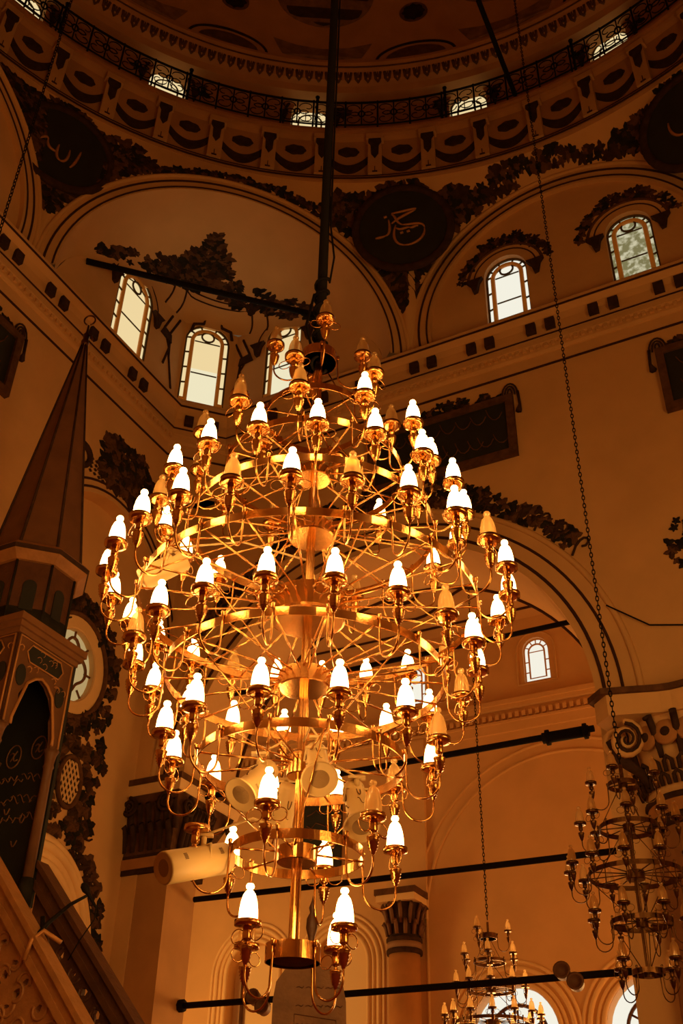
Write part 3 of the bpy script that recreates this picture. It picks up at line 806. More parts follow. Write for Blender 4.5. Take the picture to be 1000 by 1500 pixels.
# ------------------------------------------------------------------ right pier, engaged column with capital
cU, cO, cR = 8.52, -.10, .62
DZ = -.30
cc_ = RP(cU, 0, cO)
def colP(az_deg, z, r):                     # angle measured from wall normal toward +s
    a = R(az_deg); return cc_ + dR*(r*sin(a)) - dL*(r*cos(a)) + ZZ*(z+DZ)
mb = MB(); lathe(mb, [(.66, 0), (.66, .3), (cR, .4), (cR-.02, 6.25), (cR-.02, 6.30)], 40, Matrix.Translation(cc_+ZZ*DZ))
rcol = tag(mb.build('engaged_column', mat('ochre_column', (.32, .155, .055), .8, bump=.2, var=.1)), 'thick round column under the ornate capital at the right edge', 'column')
mb = MB(); lathe(mb, [(cR, 6.24), (cR+.06, 6.27), (cR+.07, 6.33), (cR+.03, 6.38), (cR+.02, 6.36)], 40, Matrix.Translation(cc_+ZZ*DZ), mi=1); lathe(mb, [(cR+.02, 6.36), (cR+.02, 6.54)], 40, Matrix.Translation(cc_+ZZ*DZ), mi=0, caps=False); lathe(mb, [(cR+.02, 6.54), (cR+.05, 6.56), (cR+.05, 6.60), (cR+.02, 6.62)], 40, Matrix.Translation(cc_+ZZ*DZ), mi=1)
cap2 = mb.build('capital', [M_PLD, M_DK1], rcol)
mb = MB(); lathe(mb, [(cR, 6.62), (cR-.02, 6.9), (cR+.04, 7.25), (cR+.16, 7.5), (cR+.14, 7.62)], 40, Matrix.Translation(cc_+ZZ*DZ)); mb.build('bell', M_PL, cap2)
HA = .98
def abac(z0, z1, g, mi, mb):
    lp = []
    for q in range(4):
        c0 = q*90+45
        # chamfered corner then concave side
        for da in (-7, 7): lp.append((c0+da, HA*1.33+g))
        for t in lin(0, 1, 9)[1:-1]:
            lp.append((c0+7+76*t, (HA*1.33+g)*(1-.36*sin(PI*t)**.8)))
    vs0 = [colP(a, z0, r) for a, r in lp]; vs1 = [colP(a, z1, r) for a, r in lp]; n = len(lp)
    mb.add(vs0+vs1, [tuple(range(n)), tuple(range(2*n-1, n-1, -1))]+[(i, (i+1) % n, n+(i+1) % n, n+i) for i in range(n)], mi)
mb = MB(); abac(7.56, 7.84, -.06, 0, mb); abac(7.84, 7.92, .02, 1, mb); mb.build('abacus', [M_PL, M_DK2], cap2)
mb = MB(); vp = MB()
for q in (-45, 45):
    for sg in (-1, 1):
        P_ = lambda u, v, o=0, q=q, sg=sg: colP(q, v, 1.0+o*.2) + (colP(q+sg*90, 0, 1)-cc_)*(.0) + ((colP(q, 0, 1)-cc_)*u if True else 0) + (colP(q+90, 0, 1)-cc_)*(sg*.10)
        volute(vp, P_, 0, 7.32, 0, .26, 1, r=.05, turns=1.9); volute(mb, lambda u, v, o=0, P_=P_, sg=sg, q=q: P_(u, v)+(colP(q+90, 0, 1)-colP(0, 0, 0)-ZZ*0)*0+(colP(q+90, 0, 1)-cc_-ZZ*DZ)*(sg*.035), 0, 7.32, 0, .21, 1, r=.026, turns=1.9)
    P_ = lambda u, v, o=0, q=q: colP(q, v, 1)+(colP(q, 0, 1)-cc_)*u
    tube(mb, [P_(.18, 7.35), P_(.02, 7.05), P_(-.22, 6.85), P_(-.32, 6.66)], [.05, .08, .06, .04], 8, mi=0)
for az in (-68, -22, 0, 22, 68, -90, 90):
    tube(mb, [colP(az, 7.05, cR+.06), colP(az, 7.3, cR+.12), colP(az, 7.55, cR+.24), colP(az, 7.48, cR+.32)], [.035, .05, .05, .03], 8)
for az in range(-90, 91, 15):
    tube(mb, [colP(az+s*.8, z, cR+o) for s, z, o in ((-5, 6.86, .07), (-5, 6.98, .10), (0, 7.03, .12), (5, 6.98, .10), (5, 6.86, .07))], .028, 6)
    tube(mb, [colP(az+7.5+s*.8, z, cR+o) for s, z, o in ((-5, 6.70, .05), (-5, 6.80, .08), (0, 6.84, .10), (5, 6.80, .08), (5, 6.70, .05))], .028, 6)
mb.build('acanthus', M_DK1, cap2); vp.build('volute', M_PL, cap2)
for az in (-11, 11, 33, -33):
    a = colP(az, 7.33, cR+.10); b = colP(az, 7.33, cR+.22); M, L = aim(a, b)
    mb = MB(); lathe(mb, [(.15, 0), (.17, .03), (.15, .06), (.06, .06)], 16, M, mi=0); lathe(mb, [(.07, .05), (.05, .08), (0, .09)], 12, M, mi=1)
    mb.build('rosette', [M_PLD, M_DK1], cap2)
mb = MB()
box(mb, 7.43, 9.5, 0, 7.92, -1.5, -.02, RP)
for (rr) in (RR+.13, RR+.40):
    pass
mb.build('impost', M_PL, wall_r)
# painted arch lines and outer moulding on the open arch
mb = MB()
for rr, t in ((RR+.13, .026), (RR+.38, .022)):
    tube(mb, [RP(a, b, .004) for a, b in arc(RCU, RSP, rr, -1, 181, 60)], t, 6)
mb.build('painted_line', M_LINE, wall_r)
mb = MB(); tube(mb, [RP(a, b, .0) for a, b in arc(RCU, RSP, RR+.62, 0, 180, 60)], .05, 6); mb.build('roll_moulding', M_PL, wall_r)
mb = MB(); tube(mb, [RP(a, b, -1.5) for a, b in arc(RCU, RSP, RR, 0, 180, 60)], .04, 6); mb.build('painted_line', M_LINE, wall_r)
mb = MB()
leaves(mb, RP, [p for p in scatter_arc(RCU, RSP, RR+.70, RR+1.0, 38, 142, 210)], .07, .15, h=.03)
leaves(mb, RP, [p for p in scatter_arc(RCU, RSP, RR+.9, RR+1.25, 62, 118, 80)], .08, .16, h=.03)
for a in (36, 39, 42, 47, 52):
    u, v = RCU+(RR+.85)*cos(R(a)), RSP+(RR+.85)*sin(R(a))
    tube(mb, [RP(u+p*.12, v+q*.12, .02) for p, q in bez((-1, -1), (0, 2), (2, 2), (1.5, -.5), (.3, 0), n=9)], .02, 5, mi=0)
leaves(mb, RP, [(8.84+random.uniform(-.08, .35), 10.05+random.uniform(-.35, .4)) for _ in range(24)], .06, .12, h=.03)
mb.build('painted_vine', DK, wall_r)
mb = MB(); tube(mb, [RP(a, b, .0) for a, b in ((9.1, 7.9), (8.95, 8.6), (8.95, 9.6), (9.2, 10.4), (9.8, 11.3))], .03, 6); tube(mb, [RP(a, b, .0) for a, b in ((9.2, 7.9), (9.07, 8.6), (9.07, 9.6), (9.3, 10.3), (9.9, 11.1))], .02, 6)
mb.build('painted_line', M_LINE, wall_r)

# ------------------------------------------------------------------ side aisle behind the open arch
def bwin(cu, v0, vs, hw): return archloop(cu, v0, vs, hw, 20)
BW = [(3.52, 2.6, 4.98, .87), (6.12, 2.6, 4.98, .87), (-2.18, 3.4, 6.50, .62), (-.10, 3.4, 6.50, .62)]
BU = [(4.60, 11.93, 12.68, .29), (1.66, 11.93, 12.68, .29)]
mb = MB(); panel(mb, [[(-7, 0), (16, 0), (16, 13.6), (-7, 13.6)]] + [bwin(*w) for w in BW] + [bwin(*w) for w in BU], BP, -.4, 0)
wall_b = struct(mb.build('wall_aisle_back', M_PL))
mb = MB()
def cove(s, t): a = t*PI/2; return RP(s, 13.5+1.3*sin(a), -7+3.6*(1-cos(a)))
grid(mb, cove, [-7, 16], lin(0, 1, 12)); grid(mb, lambda s, o: RP(s, 14.8, o), [-7, 16], [-3.4, -1.4])
ais = struct(mb.build('ceiling_aisle', M_PL))
mb = MB(); box(mb, -5.3, -5.0, 0, 15, -7.4, 0, RP); struct(mb.build('wall_aisle_left', M_PL))
mb = MB(); box(mb, 13.5, 13.8, 0, 15, -7.4, -1.5, RP); struct(mb.build('wall_aisle_right', M_PL))
# painted scrolls on the aisle ceiling
mb = MB(); V2 = lambda s, t, o=0: cove(s, t) + Vector((0, 0, -1))*o
for pts, r in (([(s, .12) for s in lin(-3, 9, 20)], .03), ([(s, .92) for s in lin(-3, 9, 20)], .03), ([(s, .60+.1*sin(s*2)) for s in lin(-2, 4.6, 30)], .035),
               ([(s, .32+.08*sin(s*2+1)) for s in lin(-2, 4.6, 30)], .035)):
    tube(mb, [V2(a, b, .02) for a, b in pts], r, 5)
for s in (-1.2, 1.75, 4.6):
    tube(mb, [V2(s+.48*cos(a), .48+.10*sin(a), .02) for a in lin(0, 2*PI*19/20, 20)], .045, 5, closed=True)
    tube(mb, [V2(s+.18*cos(a), .48+.04*sin(a), .02) for a in lin(0, 2*PI*11/12, 12)], .06, 5, closed=True)
mb.build('painted_scrolls', M_LINE, ais)
mb = MB()
for (v0, v1, o) in ((11.45, 11.55, .16), (11.36, 11.45, .12), (11.05, 11.1, .10), (10.85, 11.05, .06)): box(mb, -5, 13.5, v0, v1, -.1, o, BP)
aco = struct(mb.build('trim_4', M_PL))
mb = MB()
for i in range(120): box(mb, -4.8+i*.15, -4.72+i*.15, 11.14, 11.26, 0, .09, BP)
stuff(mb.build('small_dentils', M_PL, aco))
# big blind arch relief on the aisle wall
mb = MB()
for rr in (3.05, 3.3): tube(mb, [BP(4.9+rr*cos(a), 7.2+rr*sin(a), 0) for a in lin(0, PI, 50)], .035, 6)
tube(mb, [BP(1.85, 0, 0), BP(1.85, 7.2, 0)], .035, 6)
box(mb, 1.0, 1.9, 7.72, 11.0, -.1, .10, BP)
mb.build('blind_arch_moulding', M_PL, wall_b)
# round column on the aisle wall
cb = BP(1.45, 0, .22)
mb = MB(); lathe(mb, [(.38, 0), (.38, .3), (.33, .4), (.31, 6.55)], 28, Matrix.Translation(cb))
bc = tag(mb.build('column', M_STONE), 'slim brown column with dark carved capital against the far aisle wall', 'column')
mb = MB(); lathe(mb, [(.35, 6.50), (.36, 6.53), (.36, 6.58), (.34, 6.60)], 24, Matrix.Translation(cb)); lathe(mb, [(.34, 6.72), (.36, 6.74), (.36, 6.80), (.31, 6.82)], 24, Matrix.Translation(cb))
lathe(mb, [(.30, 6.8), (.31, 7.1), (.38, 7.45)], 24, Matrix.Translation(cb))
bcap = mb.build('capital', M_DK1, bc)
mb = MB(); lathe(mb, [(.345, 6.60), (.35, 6.66), (.345, 6.72)], 24, Matrix.Translation(cb)); mb.build('neck_band', mat('grey_brown_band', (.30, .17, .09), .7), bcap)
mb = MB()
for k in range(12):
    a = k*PI/6; d = Vector((cos(a), sin(a), 0)); e = Vector((-sin(a), cos(a), 0))
    tube(mb, [cb+d*.33+ZZ*6.85, cb+d*.36+ZZ*7.0, cb+d*.42+ZZ*7.1, cb+d*.44+ZZ*7.05], [.04, .045, .04, .02], 6)
    a += PI/12; d = Vector((cos(a), sin(a), 0))
    tube(mb, [cb+d*.33+ZZ*7.05, cb+d*.38+ZZ*7.28, cb+d*.47+ZZ*7.42, cb+d*.49+ZZ*7.36], [.035, .045, .04, .02], 6)
mb.build('acanthus', M_WOODM, bcap)
mb = MB()
box(mb, 1.03, 1.87, 7.45, 7.58, -.2, .66, BP, 0); box(mb, 1.0, 1.90, 7.58, 7.70, -.2, .69, BP, 1)
mb.build('abacus', [M_CRM, M_DK2], bcap)
def big_window(w, pane, rings, fan=True, mull=False):
    cu, v0, vs, hw = w; wn[0] += 1
    P_ = lambda u, v, o=0: BP(u, v, o-.32)
    mb = MB(); panel(mb, [bwin(cu, v0, vs, hw+.02)], P_, -.03, 0); g = struct(mb.build('window_%d' % wn[0], pane))
    mb = MB()
    for k, q in enumerate(rings):
        tube(mb, [BP(cu+hw+q, v0, .0)]+[BP(a, b, .0) for a, b in arc(cu, vs, hw+q, 0, 180, 30)]+[BP(cu-hw-q, v0, .0)], .035 if k % 2 else .05, 7)
    mb.build('arch_moulding', M_CRM, g)
    mb = MB()
    if fan:
        r1 = hw*.66; c = vs+.0
        tube(mb, [P_(a, b, .03) for a, b in arc(cu, c, r1, 0, 180, 20)], .035, 6); tube(mb, [P_(cu-r1, c, .03), P_(cu+r1, c, .03)], .03, 6)
        tube(mb, [P_(a, b, .03) for a, b in arc(cu, c, r1*.45, 0, 180, 14)], .022, 6)
        for a in (30, 60, 90, 120, 150): tube(mb, [P_(cu+r1*.45*cos(R(a)), c+r1*.45*sin(R(a)), .03), P_(cu+r1*cos(R(a)), c+r1*sin(R(a)), .03)], .022, 6)
        for s in (-1, 1): tube(mb, [P_(cu+s*r1, c, .03), P_(cu+s*r1, v0, .03)], .035, 6)
    if mull:
        tube(mb, [P_(cu-hw*.62, v0, .05), P_(cu-hw*.62, vs-.02, .05)], .045, 6)
    if fan or mull: mb.build('mullion', M_WOODD, g)
    return g
big_window(BW[0], M_DAYW, (.05, .16, .30, .42), True); big_window(BW[1], M_DAYW, (.05, .16, .30, .42), True)
M_PALE = mat('pale_plaster', (.86, .66, .36), .8, spec=.2)
big_window(BW[2], M_PALE, (.04, .15, .27, .38), False, True); big_window(BW[3], M_PALE, (.04, .15, .27, .38), False, False)
for w in BU:
    cu, v0, vs, hw = w; wn[0] += 1; P_ = lambda u, v, o=0: BP(u, v, o-.1)
    mb = MB(); panel(mb, [bwin(cu, v0, vs, hw+.01)], P_, -.03, 0); g = struct(mb.build('window_%d' % wn[0], M_DAYW))
    mb = MB(); tube(mb, [P_(a, b, .01) for a, b in archloop(cu, v0+.02, vs, hw-.01, 14)], .02, 5, closed=True)
    tube(mb, [P_(a, b, .01) for a, b in archloop(cu, v0+.1, vs-.02, hw*.62, 14)], .022, 5, closed=True)
    tube(mb, [P_(cu-hw*.6, vs-.02, .01), P_(cu+hw*.6, vs-.02, .01)], .012, 5)
    for a in (25, 60, 90, 120, 155): tube(mb, [P_(cu+hw*.62*cos(R(a)), vs+hw*.62*sin(R(a)), .01), P_(cu+hw*cos(R(a)), vs+hw*sin(R(a)), .01)], .014, 5)
    for z in (v0+.25, v0+.5):
        for s in (-1, 1): tube(mb, [P_(cu+s*hw*.62, z, .01), P_(cu+s*hw, z, .01)], .014, 5)
    mb.build('amber_frame', M_AMB, g)
    mb = MB(); tube(mb, [BP(a, b, 0) for a, b in archloop(cu, v0-.05, vs, hw+.14, 16)], .03, 6, closed=True); mb.build('surround', M_PL, g)
# dark calligraphy board on the aisle wall
mb = MB(); box(mb, -1.15, -.1, 8.3, 10.0, 0, .08, BP); t = tag(mb.build('wall_board', M_BOARD), 'dark upright board on the aisle wall, seen behind the lower chandelier', 'board')
mb = MB()
for k in range(5):
    tube(mb, [BP(-.95+.7*i/6, 8.6+k*.28+.06*sin(i*2.1+k), .09) for i in range(7)], .014, 4)
mb.build('script', M_WOODD, t)

# ------------------------------------------------------------------ iron tie rods
def rod(p, q, r, label, name='tie_rod', grp='iron tie rods across the arches', extra=None):
    mb = MB(); tube(mb, [p, p.lerp(q, .3)-ZZ*.01, p.lerp(q, .7)-ZZ*.01, q], r, 8)
    o = tag(mb.build(name, M_IRON), label, 'tie rod', grp)
    if extra: extra(o)
    return o
rod(RP(.95, 9.53, -.6), RP(7.1, 9.53, -.6), .043, 'topmost iron rod across the open arch, behind the chandelier')
def clamp(o):
    mb = MB(); a, b = RP(6.45, 7.76, -.6), RP(7.12, 7.76, -.6); tube(mb, [a, b], .085, 8)
    for t in (.08, .9): tube(mb, [a.lerp(b, t), a.lerp(b, t+.06)], .12, 8)
    mb.build('clamp', M_IRON, o)
rod(RP(.66, 7.76, -.6), RP(7.2, 7.78, -.6), .05, 'second iron rod down, with a thick clamp near the ornate capital', extra=clamp)
rod(RP(.66, 6.12, -.6), RP(7.9, 6.04, -.6), .045, 'third iron rod down, passing behind the lower lamps of the big chandelier')
rod(RP(.60, 4.60, -.6), RP(7.85, 4.56, -.6), .045, 'lowest iron rod, just above the bottom of the view', extra=lambda o: (lambda m: (tube(m, [RP(.56, 4.6, -.6), RP(.66, 4.6, -.6)], .09, 8), m.build('end_plate', M_IRON, o)))(MB()))
rod(LP(3.87, 16.51, .02), RP(2.75, 17.42, .02), .06, 'slanting iron bar across the upper corner recess above its windows')
def spots(u, lab):
    t = empty('spotlight', RP(u, 4.60, -.6)); tag(t, lab, 'spotlight', 'pairs of small spotlights on the lowest rod')
    for sx, dz in ((-.07, .06), (.09, -.08)):
        M, L = aim(RP(u+sx, 4.52+dz, -.52), RP(u+sx+.02, 4.54+dz, -.38))
        mb = MB(); lathe(mb, [(.05, 0), (.095, .02), (.10, .14), (.11, .15), (.08, .145), (.07, .09), (0, .08)], 16, M); mb.build('lamp_head', M_WOODM, t)
    mb = MB(); tube(mb, [RP(u-.1, 4.66, -.52), RP(u, 4.57, -.54), RP(u+.16, 4.5, -.52)], .02, 6); mb.build('bracket', M_IRON, t)
spots(6.52, 'pair of brown spotlights on the lowest rod, right of the small chandelier')
spots(2.02, 'pair of brown spotlights on the lowest rod, under the main chandelier')

# ------------------------------------------------------------------ chains, poles
def chain(name, p, q, link, label, cat='chain', r=None, mt=M_IRON):
    p, q = Vector(p), Vector(q); L = (q-p).length; n = int(L/(link*1.5)); r = r or link*.16
    d = (q-p).normalized(); x = d.cross(Vector((.3, 1, .1))).normalized(); y = d.cross(x)
    mb = MB()
    for i in range(n):
        c = p + d*(L*(i+.5)/n); e = x if i % 2 else y
        tube(mb, [c + d*(link*sin(a)) + e*(link*.42*cos(a)) for a in lin(0, 2*PI*7/8, 8)], r, 4, closed=True)
    return mb
# ------------------------------------------------------------------ candle arm (local: x outward, z up, origin on the ring edge)
RHO = .205
def arm_geo(lo=False):
    mb = MB(); n = 8 if lo else 12; x = RHO
    lathe(mb, [(.0, -.118), (.010, -.115), (.013, -.10), (.020, -.098), (.019, -.086), (.026, -.084), (.023, -.070), (.030, -.067), (.027, -.052), (.034, -.048), (.031, -.036), (.036, -.030), (.036, -.022), (.012, -.016), (.010, .0), (.021, .004), (.024, .012), (.024, .066), (.018, .072)], n, Matrix.Translation((x, 0, 0)))
    pts = [(0.008, 0, .035), (.008, 0, -.05), (.012, 0, -.15)] + [(.012+.0965*(1-cos(a)), 0, -.158-.098*sin(a)) for a in lin(.15, PI-.1, 9 if lo else 14)] + [(x, 0, -.112)]
    tube(mb, pts, .0065, 6)
    lathe(mb, [(0, .055), (.012, .05), (.014, .04), (.010, .03), (.012, .02), (0, .01)], 8, Matrix.Translation((.01, 0, 0)))
    for sg in (-1, 1):
        tube(mb, [(x, sg*(.069+.044*cos(a)), .030+.037*sin(a)) for a in lin(0, 2*PI*(11/12 if lo else 17/18), 12 if lo else 18)], .0032, 5, closed=True)
    return mb
def pan_geo(lo=False):
    mb = MB(); lathe(mb, [(.020, .070), (.048, .071), (.070, .074), (.071, .100), (.066, .100), (.064, .082), (.045, .079), (.02, .079)], 12 if lo else 24, Matrix.Translation((RHO, 0, 0)))
    return mb
def glass_geo(lo=False):
    mb = MB(); lathe(mb, [(.040, .080), (.050, .09), (.0505, .12), (.048, .16), (.042, .20), (.032, .232), (.020, .249), (.012, .255), (.013, .259), (.021, .266), (.0225, .276), (.017, .287), (0, .291)], 10 if lo else 18, Matrix.Translation((RHO, 0, 0)))
    return mb
def mesh_of(mb, name, mats):
    me = bpy.data.meshes.new(name); me.from_pydata([tuple(p) for p in mb.v], [], mb.f)
    for m in mats: me.materials.append(m)
    me.polygons.foreach_set('material_index', mb.m); me.polygons.foreach_set('use_smooth', mb.s); me.update(); return me
def proto_arm(me_arm, me_pan, me_glass, parent):
    a = bpy.data.objects.new('candle_arm', me_arm); col.objects.link(a); a.parent = parent
    p = bpy.data.objects.new('drip_pan', me_pan); col.objects.link(p); p.parent = a
    if me_glass:
        g = bpy.data.objects.new('glass_shade', me_glass); col.objects.link(g); g.parent = a
    return a
def chandelier(label, x, y, tiers, bm, sc_=1., lo=False, states=None, name='chandelier', top=None, hubs=None, group=None, rodr=.03, stuff_tiers=()):
    zb = tiers[0][0]; root = empty(name, (x, y, zb-.05)); tag(root, label, 'chandelier', group)
    C0 = Vector((x, y, 0)); nseg = 40 if lo else 72
    ma = mesh_of(arm_geo(lo), 'candle_arm', [bm]); mp = mesh_of(pan_geo(lo), 'drip_pan', [bm])
    mg = {'L': mesh_of(glass_geo(lo), 'glass_lit', [M_LIT]), 'U': mesh_of(glass_geo(lo), 'glass_unlit', [M_UNLIT])}
    protos = {}
    for ti, (z, r, n, ph) in enumerate(tiers):
        r_in = r-.006; bh = .027*sc_ if r > .16*sc_ else .045*sc_
        mb = MB()
        prof = [(r_in, z-bh), (r, z-bh), (r, z+bh), (r_in, z+bh), (r_in, z-bh)]
        lathe(mb, prof, nseg, Matrix.Translation((x, y, 0)), smooth=False, caps=False)
        if r < .17*sc_: lathe(mb, [(0, z-bh*.5), (r, z-bh*.5)], nseg, Matrix.Translation((x, y, 0))); 
        ring = mb.build('ring', bm, root)
        if r >= .17*sc_:
            hr, hh = hubs[ti] if hubs else (max(.05, r*.2), .05)
            mb = MB(); lathe(mb, [(0, z-hh), (hr*.93, z-hh), (hr, z-hh*.9), (hr, z+hh*.75), (hr*.9, z+hh*.85), (.02, z+hh)], 40, Matrix.Translation((x, y, 0)), smooth=False)
            hub = mb.build('hub', bm, root)
            mb = MB()
            for i in range(n):
                a = R(ph)+2*PI*i/n; d = Vector((cos(a), sin(a), 0))
                tube(mb, [C0+d*(hr-.01)+ZZ*(z+.01), C0+d*r_in+ZZ*(z+.0)], .0068*sc_, 6)
                if not lo: tube(mb, [C0+d*(hr+.0)+ZZ*(z+hh*.3-.008), C0+d*(hr+.0)+ZZ*(z+hh*.3+.008)], .008, 6)
            mb.build('spokes', bm, ring)
            if ti+1 < len(tiers):
                z2, r2, n2, ph2 = tiers[ti+1]; m = max(3, min(n, n2)//3)
                if r2 > .17*sc_ or True:
                    mb = MB()
                    for i in range(m):
                        a = R(ph+8)+2*PI*i/m
                        if r2 > r: p0 = C0+Vector((cos(a), sin(a), 0))*hr+ZZ*(z+hh*.4); p1 = C0+Vector((cos(a+.35), sin(a+.35), 0))*(r2-.01)+ZZ*(z2-.02)
                        else: p0 = C0+Vector((cos(a), sin(a), 0))*(r-.01)+ZZ*(z+.02); p1 = C0+Vector((cos(a+.35), sin(a+.35), 0))*max(.04, (hubs[ti+1][0] if hubs else r2*.2))+ZZ*(z2-.02)
                        tube(mb, [p0, p1], .0055*sc_, 5)
                    mb.build('stays', bm, ring)
        if ti in stuff_tiers:
            mb = MB(); A, Pn, G = arm_geo(), pan_geo(), glass_geo()
            for q in G.m[:]: pass
            G.m = [1]*len(G.m)
            for i in range(n):
                a = R(ph)+2*PI*i/n; M = Matrix.Translation((x+r*cos(a), y+r*sin(a), z)) @ Matrix.Rotation(a, 4, 'Z')
                for q in (A, Pn, G): mb.merge(q, M)
            stuff(mb.build('topmost_candle_arms', [bm, M_UNLIT], root)); continue
        for i in range(n):
            st = states[ti][i] if states else 'U'
            if st not in protos:
                protos[st] = proto_arm(ma, mp, mg.get(st), root); o = protos[st]
            else:
                s = protos[st]; o = s.copy(); col.objects.link(o); o.parent = root
                for ch in s.children:
                    if ch.type == 'MESH':
                        c = ch.copy(); col.objects.link(c); c.parent = o
            a = R(ph)+2*PI*i/n
            o.location = Vector((x+r*cos(a), y+r*sin(a), z)) - ORG[root.name]; o.rotation_euler = (0, 0, a); o.scale = (sc_,)*3
    mb = MB(); zt = tiers[-1][0]
    prof = []
    n = 12; vs = []
    for z in (zb, zt+.25*sc_):
        for k in range(n*2):
            a = PI*k/n; q = rodr*(1 if k % 2 else .86); vs.append(Vector((x+q*cos(a), y+q*sin(a), z)))
    N = n*2; mb.add(vs, [(k, (k+1) % N, N+(k+1) % N, N+k) for k in range(N)], 0, False)
    mb.build('fluted_stem', bm, root)
    return root
S = {8: 'LULL', 7: 'LLLNLU', 6: 'LULLLLLLLLLU', 5: 'ULLLLLLLLULLLLLULL', 4: 'LLULLLLULLLLLLLLULULLULL', 3: 'LLLUUULLLULLLLLLLL', 2: 'ULUUUUUUULLL', 1: 'U'*6, 0: 'U'*4}
T = [(2.926, .15, 4, 49.2), (3.456, .377, 6, 15), (3.987, .622, 12, 15), (4.537, .876, 18, 19.2), (5.055, 1.102, 24, 11.4), (5.649, .841, 18, 12.3), (6.143, .629, 12, 23.75), (6.66, .378, 6, 15), (7.267, .137, 4, 8)]
HUB = [(.1, .05), (.115, .05), (.085, .075), (.165, .06), (.245, .10), (.16, .05), (.12, .045), (.06, .03), (.03, .03)]
AX, AY = -.202, 5.9966
main = chandelier('large nine-tiered brass chandelier with tulip glass lights, in the centre of the view', AX, AY, T, M_BRASS, 1., False, [S[8-i] for i in range(9)], hubs=HUB, group=None, rodr=.030, stuff_tiers=(8,))
mb = MB(); lathe(mb, [(0, 2.88), (.11, 2.885), (.12, 2.90)], 30, Matrix.Translation((AX, AY, 0))); mb.build('bottom_plate', M_DK2, main)
# the black hanging rod and cables
mb = MB(); tube(mb, [(AX, AY, 7.45), (AX, AY, 28.9)], .042, 10)
hr_ = mb.build('hanging_rod', M_IRON, main)
mb = MB(); pts = []
for i in range(90):
    t = i/89; a = t*2*PI*7; pts.append((AX+.055*cos(a), AY+.055*sin(a), 7.15+t*1.0))
tube(mb, pts, .014, 5); tube(mb, [(AX+.06, AY-.02, 8.1), (AX+.09, AY-.03, 8.4), (AX+.05, AY-.03, 8.8), (AX+.055, AY, 12), (AX+.05, AY, 20)], .009, 5)
tube(mb, [(AX-.05, AY-.03, 7.3), (AX-.11, AY-.04, 7.6), (AX-.06, AY-.03, 7.95)], .012, 5)
mb.build('cable', M_IRON, main)
# second chandelier
T2 = [(3.956, .161, 4, 35), (4.426, .31, 8, 12), (4.901, .48, 12, 8), (5.392, .311, 8, 30), (5.865, .163, 4, 60)]
ch2 = chandelier('smaller unlit brass chandelier hanging before the ornate capital, at the right edge', 3.129, 11.066, T2, M_OLDB, .92, True, None, rodr=.022)
mb = chain('chain', (3.129, 11.066, 6.1), (3.129, 11.066, 27.6), .042, ''); mb.build('hanging_chain', M_IRON, ch2)
T3 = [(4.2, .4, 8, 0), (4.785, .60, 14, 5), (5.279, .40, 10, 10), (5.715, .27, 6, 20), (6.119, .145, 3, -10)]
ch3 = chandelier('smallest unlit chandelier on a long chain inside the open arch, lower right', 2.667, 18.812, T3, M_OLDB, .95, True, None, rodr=.02)
mb = chain('chain', (2.667, 18.812, 6.4), (2.667, 18.812, 14.8), .042, ''); mb.build('hanging_chain', M_IRON, ch3)
# other hanging lines
mb = chain('c', (-3.975, 8.073, 5.0), (-3.975, 8.073, 26.8), .045, ''); tag(mb.build('hanging_chain', M_IRON), 'thin dark chain hanging down the far left side of the hall', 'chain')
mb = MB(); tube(mb, [Cl(25.3, 21.05), Vector((2.35, 10.75, 21.12)), ], .05, 8)
tag(mb.build('iron_pole', M_IRON), 'straight black pole slanting from the gallery railing toward the dome', 'pole')
mb = MB(); tube(mb, [RP(7.75, 9.3, .05), RP(8.3, 8.85, .05), RP(8.95, 8.7, .05), RP(9.6, 8.6, .05)], .012, 5); tag(mb.build('wire', M_IRON), 'thin sagging wire on the wall above the ornate capital', 'wire')

